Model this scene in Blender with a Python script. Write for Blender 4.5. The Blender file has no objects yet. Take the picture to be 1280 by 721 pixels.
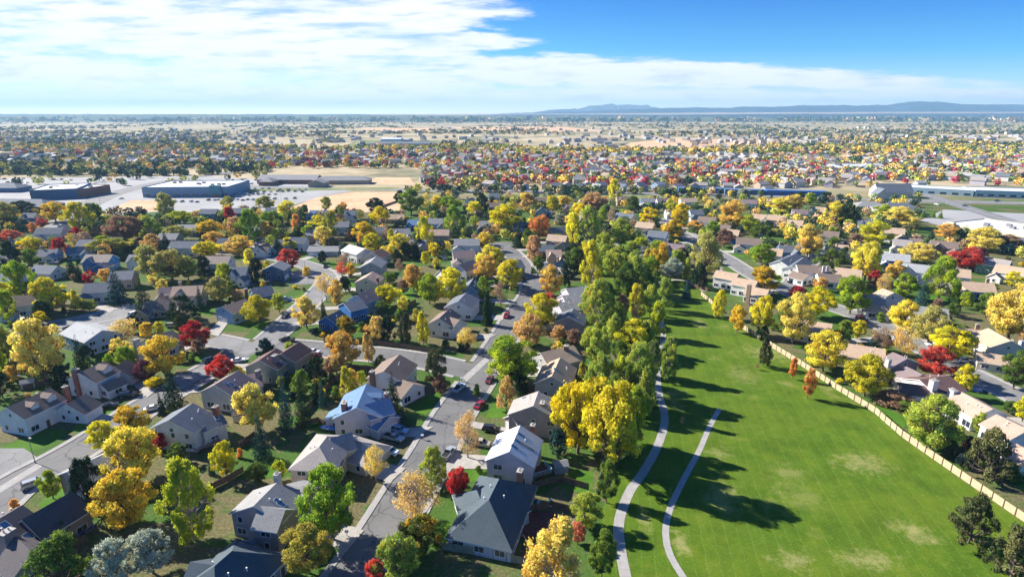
import bpy, math, random
import numpy as np
from mathutils import Vector
random.seed(7)
RND = random.Random(11)
# ---------------------------------------------------------------- camera model
F = 711.0; CH = 80.0
PIT = math.atan((360.5 - 143) / F)
CP, SP = math.cos(PIT), math.sin(PIT)
def ray(x, y):
    a = (x - 640) / F; b = (360.5 - y) / F
    return a, CP + b * SP, -SP + b * CP
def G(x, y, z=0.0):
    """point of the world at height z that the photo shows at (x, y)"""
    a, dy, dz = ray(x, y); t = (z - CH) / dz
    return (a * t, dy * t)
def PX(X, Y, Z=0.0):
    zc = Y * CP - (Z - CH) * SP
    yc = (Z - CH) * CP + Y * SP
    return 640 + F * X / zc, 360.5 - F * yc / zc
def ppm(X, Y, Z=0.0): return F / (Y * CP - (Z - CH) * SP)
def hz(Y, ytop):
    a, dy, dz = ray(640, ytop)
    return CH + dz * (Y / dy)

S = bpy.context.scene
COL = S.collection
def hexc(h):
    h = h.lstrip('#'); v = [int(h[i:i+2], 16) / 255 for i in (0, 2, 4)]
    return tuple((c / 12.92 if c <= .04045 else ((c + .055) / 1.055) ** 2.4) for c in v)

# ---------------------------------------------------------------- materials
class NT:
    def __init__(s, name):
        s.m = bpy.data.materials.new(name); s.m.use_nodes = True
        s.t = s.m.node_tree; s.t.nodes.clear()
        s.out = s.n('ShaderNodeOutputMaterial')
    def n(s, typ, **kw):
        nd = s.t.nodes.new(typ)
        for k, v in kw.items():
            if k.startswith('_'): setattr(nd, k[1:], v)
        return nd
    def l(s, a, b): s.t.links.new(a, b)
    def noise(s, scale, detail=3, vec=None, rough=.55):
        nd = s.n('ShaderNodeTexNoise'); nd.inputs['Scale'].default_value = scale
        nd.inputs['Detail'].default_value = detail; nd.inputs['Roughness'].default_value = rough
        if vec: s.l(vec, nd.inputs['Vector'])
        return nd.outputs['Fac']
    def ramp(s, fac, stops):
        nd = s.n('ShaderNodeValToRGB'); cr = nd.color_ramp
        while len(cr.elements) < len(stops): cr.elements.new(.5)
        for e, (p, c) in zip(cr.elements, stops):
            e.position = p; e.color = (*c, 1) if len(c) == 3 else c
        s.l(fac, nd.inputs['Fac']); return nd.outputs['Color']
    def mix(s, fac, a, b, mode='MIX'):
        nd = s.n('ShaderNodeMix'); nd.data_type = 'RGBA'; nd.blend_type = mode
        for v, i in ((fac, 0), (a, 6), (b, 7)):
            if hasattr(v, 'links'): s.l(v, nd.inputs[i])
            else: nd.inputs[i].default_value = v if i == 0 else (*v, 1)
        return nd.outputs[2]
    def math(s, op, a, b=0.0, clamp=False):
        nd = s.n('ShaderNodeMath'); nd.operation = op; nd.use_clamp = clamp
        for v, i in ((a, 0), (b, 1)):
            if hasattr(v, 'links'): s.l(v, nd.inputs[i])
            else: nd.inputs[i].default_value = v
        return nd.outputs[0]
    def bsdf(s, col, rough=.8, spec=.3, metal=0, bump=None, bstr=.3, bdist=.05):
        b = s.n('ShaderNodeBsdfPrincipled')
        if hasattr(col, 'links'): s.l(col, b.inputs['Base Color'])
        else: b.inputs['Base Color'].default_value = (*col, 1)
        b.inputs['Roughness'].default_value = rough
        b.inputs['Specular IOR Level'].default_value = spec
        b.inputs['Metallic'].default_value = metal
        if bump is not None:
            bp = s.n('ShaderNodeBump'); bp.inputs['Strength'].default_value = bstr; bp.inputs['Distance'].default_value = bdist
            s.l(bump, bp.inputs['Height']); s.l(bp.outputs[0], b.inputs['Normal'])
        s.l(b.outputs[0], s.out.inputs['Surface']); return b
    def pos(s):
        return s.n('ShaderNodeNewGeometry').outputs['Position']
    def obj(s):
        return s.n('ShaderNodeTexCoord').outputs['Object']
def sc(c, k): return tuple(min(1, x * k) for x in c)

MATS = {}
def plain(name, c, rough=.7, spec=.3, metal=0, var=.15, scale=1.5):
    if name in MATS: return MATS[name]
    t = NT(name); p = t.pos()
    col = t.ramp(t.noise(scale, 4, p), [(.3, sc(c, 1 - var)), (.7, sc(c, 1 + var))])
    t.bsdf(col, rough, spec, metal); MATS[name] = t.m; return t.m
def roof_mat(name, c):
    k = 'roof ' + name
    if k in MATS: return MATS[k]
    t = NT(k); p = t.pos()
    sep = t.n('ShaderNodeSeparateXYZ'); t.l(p, sep.inputs[0])
    zr = t.math('FRACT', t.math('MULTIPLY', sep.outputs[2], 4.2))      # shingle courses follow height
    big = t.noise(.35, 3, p); fine = t.noise(5, 3, p)
    a = t.ramp(fine, [(.28, sc(c, .62)), (.5, c), (.75, sc(c, 1.3))])
    a = t.mix(t.math('MULTIPLY', t.math('GREATER_THAN', zr, .84), .35), a, sc(c, .4))
    a = t.mix(t.ramp(big, [(.35, (0, 0, 0)), (.65, (.3, .3, .3))]), a, sc(c, 1.35))
    t.bsdf(a, .85, .25, bump=zr, bstr=.4, bdist=.03); MATS[k] = t.m; return t.m
def wall_mat(name, c):
    k = 'siding ' + name
    if k in MATS: return MATS[k]
    t = NT(k); p = t.pos()
    sep = t.n('ShaderNodeSeparateXYZ'); t.l(p, sep.inputs[0])
    zr = t.math('FRACT', t.math('MULTIPLY', sep.outputs[2], 5.0))
    a = t.ramp(t.noise(.6, 4, p), [(.3, sc(c, .86)), (.7, sc(c, 1.08))])
    a = t.mix(t.math('MULTIPLY', t.math('LESS_THAN', zr, .16), .3), a, sc(c, .5))
    t.bsdf(a, .75, .25, bump=zr, bstr=.25, bdist=.03); MATS[k] = t.m; return t.m
def brick_mat(name, c, mortar=(.42, .38, .34)):
    k = 'brick ' + name
    if k in MATS: return MATS[k]
    t = NT(k); b = t.n('ShaderNodeTexBrick'); mp = t.n('ShaderNodeMapping')
    mp.inputs['Rotation'].default_value = (math.radians(90), 0, math.radians(12)); t.l(t.obj(), mp.inputs[0]); t.l(mp.outputs[0], b.inputs['Vector'])
    b.inputs['Scale'].default_value = 3.2; b.inputs['Color1'].default_value = (*c, 1); b.inputs['Color2'].default_value = (*sc(c, .65), 1)
    b.inputs['Mortar'].default_value = (*mortar, 1); b.inputs['Mortar Size'].default_value = .015
    t.bsdf(b.outputs['Color'], .85, .2); MATS[k] = t.m; return t.m
ROOF = dict(brown=(.21, .16, .13), tan=(.46, .34, .24), slate=(.14, .16, .19), grey=(.27, .27, .27), beige=(.34, .28, .23),
            white=(.62, .64, .68), teal=(.070, .095, .115), dark=(.10, .09, .095), mauve=(.22, .17, .17), blue=(.13, .22, .36),
            greige=(.33, .30, .28), maroon=(.15, .09, .08), lightgrey=(.36, .37, .38), peach=(.45, .32, .25))
WALL = dict(white=(.72, .71, .68), cream=(.62, .55, .43), tan=(.42, .33, .25), mauve=(.36, .30, .30), grey=(.38, .38, .38),
            skyblue=(.30, .42, .56), blue=(.035, .16, .42), lavender=(.50, .47, .52), slateblue=(.10, .17, .25), teal=(.12, .28, .32),
            sage=(.33, .34, .26), paleteal=(.42, .56, .58), storeblue=(.24, .33, .41), brown=(.22, .14, .10), green=(.12, .24, .19), brick=(.30, .11, .07))
BRICK = dict(red=(.36, .10, .06), tan=(.42, .27, .17), brown=(.26, .13, .09), white=(.66, .64, .64), mauve=(.34, .26, .27))
def RM(n): return roof_mat(n, ROOF[n])
def WM(n): return brick_mat('wall', WALL['brick']) if n == 'brick' else wall_mat(n, WALL[n])
M_TRIM = plain('white painted trim', (.78, .78, .76), .5, var=.05)
M_GARAGE = plain('garage door paint', (.70, .71, .72), .5, var=.06)
M_DOOR = plain('front door paint', (.16, .07, .05), .5, var=.1)
M_CONC = plain('concrete', (.38, .36, .33), .9, .2, var=.16, scale=.5)
M_WOODF = plain('sun bleached fence wood', (.46, .37, .24), .85, .2, var=.14, scale=1.1)
M_WOODP = plain('dark fence post', (.12, .08, .05), .85, .2)
M_WOODB = plain('brown yard fence wood', (.16, .11, .075), .85, .2, var=.25)
M_WOODO = plain('weathered grey fence wood', (.26, .24, .18), .85, .2, var=.2)
M_RAIL = plain('white railing', (.75, .77, .8), .6, var=.05)
M_DECKRED = plain('red stained decking', (.13, .045, .04), .8, var=.2)
M_METAL = plain('grey pole metal', (.22, .22, .23), .5, .5, .4)
M_RUB = plain('tyre rubber', (.02, .02, .02), .8)
M_RIM = plain('alloy rim', (.5, .5, .52), .35, .5, .7)
def glass():
    t = NT('dark window glass'); t.bsdf((.02, .035, .055), .08, .8); return t.m
M_GLASS = glass()
def sun_glass():
    t = NT('skylight glass'); t.bsdf((.03, .09, .2), .12, .9); return t.m
M_SKYL = sun_glass()

# ---------------------------------------------------------------- mesh helpers
class MB:
    def __init__(s): s.v = []; s.f = []; s.mi = []
    def quad(s, pts, mi=0):
        i = len(s.v); s.v += [tuple(p) for p in pts]; s.f.append(tuple(range(i, i + len(pts)))); s.mi.append(mi)
    def hexa(s, p, mi=0):                      # 8 points: bottom ring then top ring
        i = len(s.v); s.v += [tuple(q) for q in p]
        for f in ((3, 2, 1, 0), (4, 5, 6, 7), (0, 1, 5, 4), (1, 2, 6, 5), (2, 3, 7, 6), (3, 0, 4, 7)):
            s.f.append(tuple(i + k for k in f)); s.mi.append(mi)
    def box(s, x0, y0, z0, x1, y1, z1, mi=0, T=None):
        p = [(x0, y0, z0), (x1, y0, z0), (x1, y1, z0), (x0, y1, z0), (x0, y0, z1), (x1, y0, z1), (x1, y1, z1), (x0, y1, z1)]
        if T: p = [T(*q) for q in p]
        s.hexa(p, mi)
    def tube(s, a, b, r0, r1, n=6, mi=0, cap=True):
        a = Vector(a); b = Vector(b); d = (b - a).normalized()
        u = d.orthogonal().normalized(); w = d.cross(u)
        i = len(s.v)
        for c, r in ((a, r0), (b, r1)):
            for k in range(n):
                t = 2 * math.pi * k / n; s.v.append(tuple(c + (u * math.cos(t) + w * math.sin(t)) * r))
        for k in range(n):
            s.f.append((i + k, i + (k + 1) % n, i + n + (k + 1) % n, i + n + k)); s.mi.append(mi)
        if cap:
            s.f.append(tuple(i + n + k for k in range(n))); s.mi.append(mi)
            s.f.append(tuple(i + k for k in reversed(range(n)))); s.mi.append(mi)
    def prism(s, prof, x0, x1, mi=0, T=None):  # prof in (y,z), extruded along x
        n = len(prof); i = len(s.v)
        for x in (x0, x1):
            for (y, z) in prof: s.v.append(T(x, y, z) if T else (x, y, z))
        for k in range(n): s.f.append((i + k, i + (k + 1) % n, i + n + (k + 1) % n, i + n + k)); s.mi.append(mi)
        s.f.append(tuple(i + k for k in reversed(range(n)))); s.mi.append(mi)
        s.f.append(tuple(i + n + k for k in range(n))); s.mi.append(mi)
    def mesh(s, name, mats):
        me = bpy.data.meshes.new(name); me.from_pydata(s.v, [], s.f)
        for m in (mats if isinstance(mats, (list, tuple)) else [mats]): me.materials.append(m)
        if any(s.mi): me.polygons.foreach_set('material_index', s.mi)
        me.update(); return me
def link(name, data, parent=None, loc=None):
    o = bpy.data.objects.new(name, data); COL.objects.link(o)
    if parent: o.parent = parent
    if loc is not None: o.location = loc
    return o
def tag(o, label=None, cat=None, group=None, kind=None):
    for k, v in (('label', label), ('category', cat), ('group', group), ('kind', kind)):
        if v: o[k] = v
    return o
def recalc(me):
    import bmesh
    b = bmesh.new(); b.from_mesh(me); bmesh.ops.recalc_face_normals(b, faces=b.faces); b.to_mesh(me); b.free()

THINGS = []      # (object, photo x, photo y, dict) for labels, done at the end
USED = set()

# ================================================================ TREES
def leaf_mesh(name, pts, nrm, size, tint, rs, tri=False):
    """pts Nx3, one rhombic leaf clump per point, tint per face"""
    n = len(pts)
    r = rs.normal(size=(n, 3)); N = nrm + .75 * r / np.linalg.norm(r, axis=1, keepdims=True)
    N /= np.linalg.norm(N, axis=1, keepdims=True)
    t = rs.normal(size=(n, 3)); U = np.cross(N, t); U /= np.linalg.norm(U, axis=1, keepdims=True) + 1e-9
    V = np.cross(N, U); s = (size * rs.uniform(.6, 1.35, n))[:, None] if np.isscalar(size) else (size * rs.uniform(.6, 1.35, n))[:, None]
    vs = np.stack([pts - U * s, pts - V * s * .62, pts + U * s, pts + V * s * .62], 1).reshape(-1, 3)
    me = bpy.data.meshes.new(name)
    me.vertices.add(4 * n); me.vertices.foreach_set('co', vs.astype(np.float32).ravel())
    me.loops.add(4 * n); me.loops.foreach_set('vertex_index', np.arange(4 * n, dtype=np.int32))
    me.polygons.add(n); me.polygons.foreach_set('loop_start', np.arange(0, 4 * n, 4, dtype=np.int32))
    me.polygons.foreach_set('loop_total', np.full(n, 4, np.int32))
    me.update(); at = me.attributes.new('tint', 'FLOAT', 'FACE'); at.data.foreach_set('value', tint.astype(np.float32))
    me.materials.append(None)
    return me
def sph(rs, n):
    d = rs.normal(size=(n, 3)); return d / np.linalg.norm(d, axis=1, keepdims=True)
M_BARK = plain('tree bark', (.16, .12, .09), .95, .1, var=.3, scale=4)
M_BARKP = plain('pale tree bark', (.36, .33, .28), .95, .1, var=.25, scale=4)
def limbs(name, cents, seed, zt, r=.028, mat=None):
    rr = random.Random(seed); m = MB()
    p = Vector((0, 0, -.01)); rad = r; path = [(p, rad)]
    for k in range(1, 6):
        q = Vector((rr.uniform(-.02, .02), rr.uniform(-.02, .02), zt * k / 5)); m.tube(p, q, rad, rad * .82, 6); p = q; rad *= .82; path.append((q, rad))
    for c in cents:
        c = Vector(c); k = min(5, max(1, int(c.z * 5 / zt * .62))); a, ra = path[k]
        mid = a.lerp(c, .5) + Vector((rr.uniform(-.03, .03), rr.uniform(-.03, .03), -.03))
        m.tube(a, mid, ra * .55, ra * .34, 4); m.tube(mid, c, ra * .34, .003, 4)
        for _ in range(3):
            e = c + Vector((rr.uniform(-.13, .13), rr.uniform(-.13, .13), rr.uniform(-.02, .13))); m.tube(mid.lerp(c, .4), e, ra * .2, .002, 3)
    return m.mesh(name, mat or M_BARK)
PROTO = {}
def proto_round(key, seed, n, nl=15, leaf=.030, zc=.56, rz=.40, lobe=(.13, .21), core=.33, tip=0, mat=None, hollow=.6):
    rs = np.random.RandomState(seed)
    C = []
    for i in range(nl):
        d = sph(rs, 1)[0]
        z = rs.uniform(-1, 1) if tip else d[2]
        w = math.sqrt(max(0, 1 - z * z)) if not tip else (1 - .55 * max(0, z) - .15 * max(0, -z))
        a = rs.uniform(0, 2 * math.pi) if tip else math.atan2(d[1], d[0])
        a = 2 * math.pi * (i * .618 % 1) + rs.uniform(-.5, .5)
        rad = core * w * rs.uniform(.25, 1.0) ** .5 * rs.uniform(.85, 1.1) * (1 - .22 * z)
        C.append((math.cos(a) * rad, math.sin(a) * rad, zc + z * rz * .80))
    C.append((0, 0, zc + rz * .68)); C.append((0, 0, zc)); C = np.array(C)
    LR = rs.uniform(lobe[0], lobe[1], len(C)); LR[-1] = lobe[1] * 1.25
    LT = rs.uniform(-.3, .3, len(C))
    w = LR ** 2; idx = rs.choice(len(C), n, p=w / w.sum())
    d = sph(rs, n); out = C[idx] - np.array([0, 0, zc]); out /= np.linalg.norm(out, axis=1, keepdims=True) + 1e-6
    d = d + .35 * out; d /= np.linalg.norm(d, axis=1, keepdims=True)
    # bumpy lobes: radius wobble
    rad = LR[idx] * (hollow + (1 - hollow) * rs.uniform(0, 1, n) ** .5) * (1 + .16 * np.sin(7 * d[:, 0] + idx) * np.sin(6 * d[:, 1] + 2 * idx) + .12 * np.sin(13 * d[:, 2] + idx))
    P = C[idx] + d * rad[:, None] * np.array([1, 1, .8 + (.18 if tip else 0)])
    stray = rs.uniform(0, 1, n) < .05; P[stray] += d[stray] * .04
    P[:, 2] = np.clip(P[:, 2], .06, 1.02)
    tint = np.clip(.5 + LT[idx] * .75 + rs.normal(0, .17, n), 0, 1)
    PROTO[key] = (leaf_mesh('crown_' + key, P, d, leaf, tint, rs), limbs('trunk_' + key, [tuple(c) for c in C], seed, .72, mat=mat))
def proto_spruce(key, seed, n, leaf=.03, wide=.5, pw=.85):
    rs = np.random.RandomState(seed); P = []; Nn = []; T = []
    layers = 20
    for k in range(layers):
        z = .06 + .92 * (k / (layers - 1)) ** 1.02; R = wide * (1 - z) ** pw * rs.uniform(.85, 1.1) + .012
        nb = max(4, int(15 * R / wide) + 3)
        for b in range(nb):
            a = 2 * math.pi * (b + rs.uniform(-.35, .35)) / nb + k * 1.3; Rb = R * rs.uniform(.72, 1.12); tb = rs.uniform(-.2, .2)
            m = max(3, int(n * Rb / 60))
            t = rs.uniform(.12, 1, m) ** .7; wv = (1 - t) * .05 + .012
            x = np.cos(a) * Rb * t; y = np.sin(a) * Rb * t
            P.append(np.stack([x + rs.normal(0, 1, m) * wv, y + rs.normal(0, 1, m) * wv, z - .10 * Rb * t * 2 * t + rs.normal(0, .008, m)], 1))
            Nn.append(np.stack([np.full(m, math.cos(a) * .6), np.full(m, math.sin(a) * .6), np.full(m, .8)], 1)); T.append(np.clip(.5 + tb + rs.normal(0, .15, m), 0, 1))
    P = np.concatenate(P); Nn = np.concatenate(Nn); T = np.concatenate(T)
    m = MB(); m.tube((0, 0, -.01), (0, 0, .95), .022, .004, 6)
    PROTO[key] = (leaf_mesh('crown_' + key, P, Nn, leaf, T, rs), m.mesh('trunk_' + key, M_BARK))
for i in range(4): proto_round('hi%d' % i, 20 + i, 13000, nl=62 + 4 * i, leaf=.0175, lobe=(.05, .118), core=.40, rz=.46, hollow=.35)
for i in range(3): proto_round('mid%d' % i, 40 + i, 4200, nl=38, leaf=.028, lobe=(.07, .14), core=.39, rz=.45, hollow=.4)
for i in range(3): proto_round('tall%d' % i, 60 + i, 12500, nl=64, leaf=.0175, core=.40, lobe=(.045, .105), hollow=.35, tip=1, zc=.53, rz=.50, mat=M_BARKP)
for i in range(2): proto_round('tallmid%d' % i, 70 + i, 4000, nl=40, leaf=.029, core=.38, lobe=(.07, .13), tip=1, zc=.53, rz=.48)
for i in range(3): proto_round('bare%d' % i, 80 + i, 3000, nl=22, leaf=.017, core=.36, lobe=(.10, .17), mat=M_BARKP, hollow=.3)
for i in range(3): proto_round('pine%d' % i, 90 + i, 8500, nl=56, leaf=.019, core=.43, lobe=(.05, .10), zc=.52, rz=.50, tip=1, hollow=.35)
for i in range(2): proto_round('bush%d' % i, 100 + i, 1800, nl=9, leaf=.05, core=.30, lobe=(.16, .24), zc=.48, rz=.48)
for i in range(3): proto_spruce('spruce%d' % i, 110 + i, 6000 * .6, leaf=.022)
proto_spruce('cone0', 120, 2200, leaf=.034); proto_spruce('cypress0', 121, 4500, leaf=.03, wide=.5, pw=.45)

def leafmat(name, c, alt, altamt=.35, trans=.48):
    t = NT('leaves ' + name)
    at = t.n('ShaderNodeAttribute'); at.attribute_name = 'tint'
    oi = t.n('ShaderNodeObjectInfo')
    a = t.ramp(at.outputs['Fac'], [(.12, sc(c, .70)), (.45, c), (.85, sc(c, 1.3))])
    nz = t.noise(2.6, 2, t.obj()); thr = t.math('ADD', nz, t.math('MULTIPLY', t.math('SUBTRACT', oi.outputs['Random'], .5), .25))
    thr = t.math('ADD', thr, t.math('MULTIPLY', t.math('SUBTRACT', at.outputs['Fac'], .5), .18))
    f = t.ramp(thr, [(max(.02, .60 - altamt * .42), (0, 0, 0)), (max(.06, .70 - altamt * .42), (1, 1, 1))])
    a = t.mix(f, a, t.ramp(at.outputs['Fac'], [(.15, sc(alt, .6)), (.8, sc(alt, 1.25))]))
    hs = t.n('ShaderNodeHueSaturation'); t.l(a, hs.inputs['Color'])
    t.l(t.math('ADD', t.math('MULTIPLY', oi.outputs['Random'], .02), .492), hs.inputs['Hue'])
    t.l(t.math('ADD', t.math('MULTIPLY', oi.outputs['Random'], .20), .98), hs.inputs['Value'])
    d = t.n('ShaderNodeBsdfDiffuse'); tr = t.n('ShaderNodeBsdfTranslucent'); mx = t.n('ShaderNodeMixShader')
    t.l(hs.outputs[0], d.inputs[0]); t.l(hs.outputs[0], tr.inputs[0]); mx.inputs[0].default_value = trans
    t.l(d.outputs[0], mx.inputs[1]); t.l(tr.outputs[0], mx.inputs[2]); t.l(mx.outputs[0], t.out.inputs[0])
    return t.m
LEAF = {  # code: (material, words)
 'GY': (leafmat('golden', (.88, .62, .06), (.84, .70, .10), .4), 'golden yellow'),
 'OY': (leafmat('amber', (.86, .55, .12), (.86, .66, .16), .45), 'amber yellow'),
 'YY': (leafmat('lemon', (.90, .72, .03), (.55, .52, .04), .25), 'bright lemon yellow'),
 'LG': (leafmat('lime', (.52, .58, .04), (.28, .40, .04), .4), 'lime green'),
 'LY': (leafmat('lime and yellow', (.62, .60, .05), (.86, .70, .05), .5), 'yellow and lime'),
 'YG': (leafmat('olive yellow', (.55, .50, .09), (.32, .36, .07), .4), 'olive yellow'),
 'GR': (leafmat('green', (.12, .20, .04), (.24, .32, .05), .35), 'mid green'),
 'GL': (leafmat('fresh green', (.30, .42, .08), (.50, .54, .08), .45), 'fresh green'),
 'GG': (leafmat('green with gold', (.13, .19, .035), (.75, .50, .05), .5), 'green and gold'),
 'DG': (leafmat('dark needles', (.030, .060, .030), (.05, .085, .03), .3, .1), 'dark green'),
 'BG': (leafmat('blue needles', (.030, .075, .065), (.05, .11, .09), .3, .1), 'blue green'),
 'OG': (leafmat('olive needles', (.075, .095, .035), (.14, .14, .05), .4, .1), 'olive green'),
 'RD': (leafmat('red', (.72, .10, .06), (.70, .26, .16), .35), 'bright red'),
 'CR': (leafmat('crimson', (.46, .035, .045), (.62, .09, .08), .35), 'crimson'),
 'OR': (leafmat('orange', (.80, .34, .09), (.80, .48, .13), .4), 'orange'),
 'TN': (leafmat('peach', (.68, .44, .21), (.72, .50, .16), .4), 'pale peach'),
 'BR': (leafmat('rusty', (.36, .22, .14), (.42, .30, .18), .4), 'rusty brown'),
 'SV': (leafmat('silver', (.36, .40, .30), (.50, .54, .42), .45), 'silvery grey green'),
 'PU': (leafmat('purple', (.13, .045, .07), (.20, .07, .09), .4), 'dark purple'),
 'PY': (leafmat('pale yellow', (.66, .54, .14), (.50, .46, .15), .45), 'pale straw yellow')}
SHAPEW = dict(D='broad leafed tree', P='tall cottonwood', C='spruce', N='pine', B='thinly leafed tree', S='shrub', Y='slim cypress')
NM = dict(D='deciduous_tree', P='cottonwood_tree', C='spruce_tree', N='pine_tree', B='thin_tree', S='shrub', Y='cypress_tree')
def tree(x, yb, w, h, code, kind, base=None, dims=None):
    if base: X, Y = base; W, Hh = dims
    else:
        X, Y = G(x, yb); p = ppm(X, Y, 3); g_ = 1.0 + .22 * max(0, min(1, (400 - yb) / 80)); W = w / p * g_; Hh = max(1.2, hz(Y, yb - h)) * (1.03 + (g_ - 1.0) * .25)
    big = W * ppm(X, Y, 3) > 26
    k = dict(D='hi' if big else 'mid', P='tall' if big else 'tallmid', C='spruce' if big or h > 28 else 'cone', N='pine', B='bare', S='bush', Y='cypress')[kind]
    if kind == 'N' and not big: k = 'mid' if W > Hh else 'tallmid'
    n = dict(hi=4, mid=3, tall=3, tallmid=2, spruce=3, cone=1, pine=3, bare=3, bush=2, cypress=1)[k]
    cr, tr = PROTO[k + str(RND.randrange(n))]
    r = link(NM[kind], None, None, (X, Y, 0)); r.rotation_euler.z = RND.uniform(0, 6.28); r.scale = (W * 1.05, W * 1.05, Hh)
    c = link('crown', cr, r); c.material_slots[0].link = 'OBJECT'; c.material_slots[0].material = LEAF[code][0]
    link('trunk', tr, r)
    THINGS.append((r, *PX(X, Y, Hh * .55), dict(t='tree', code=code, kind=kind, W=W, H=Hh, X=X, Y=Y))); return r

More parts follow.
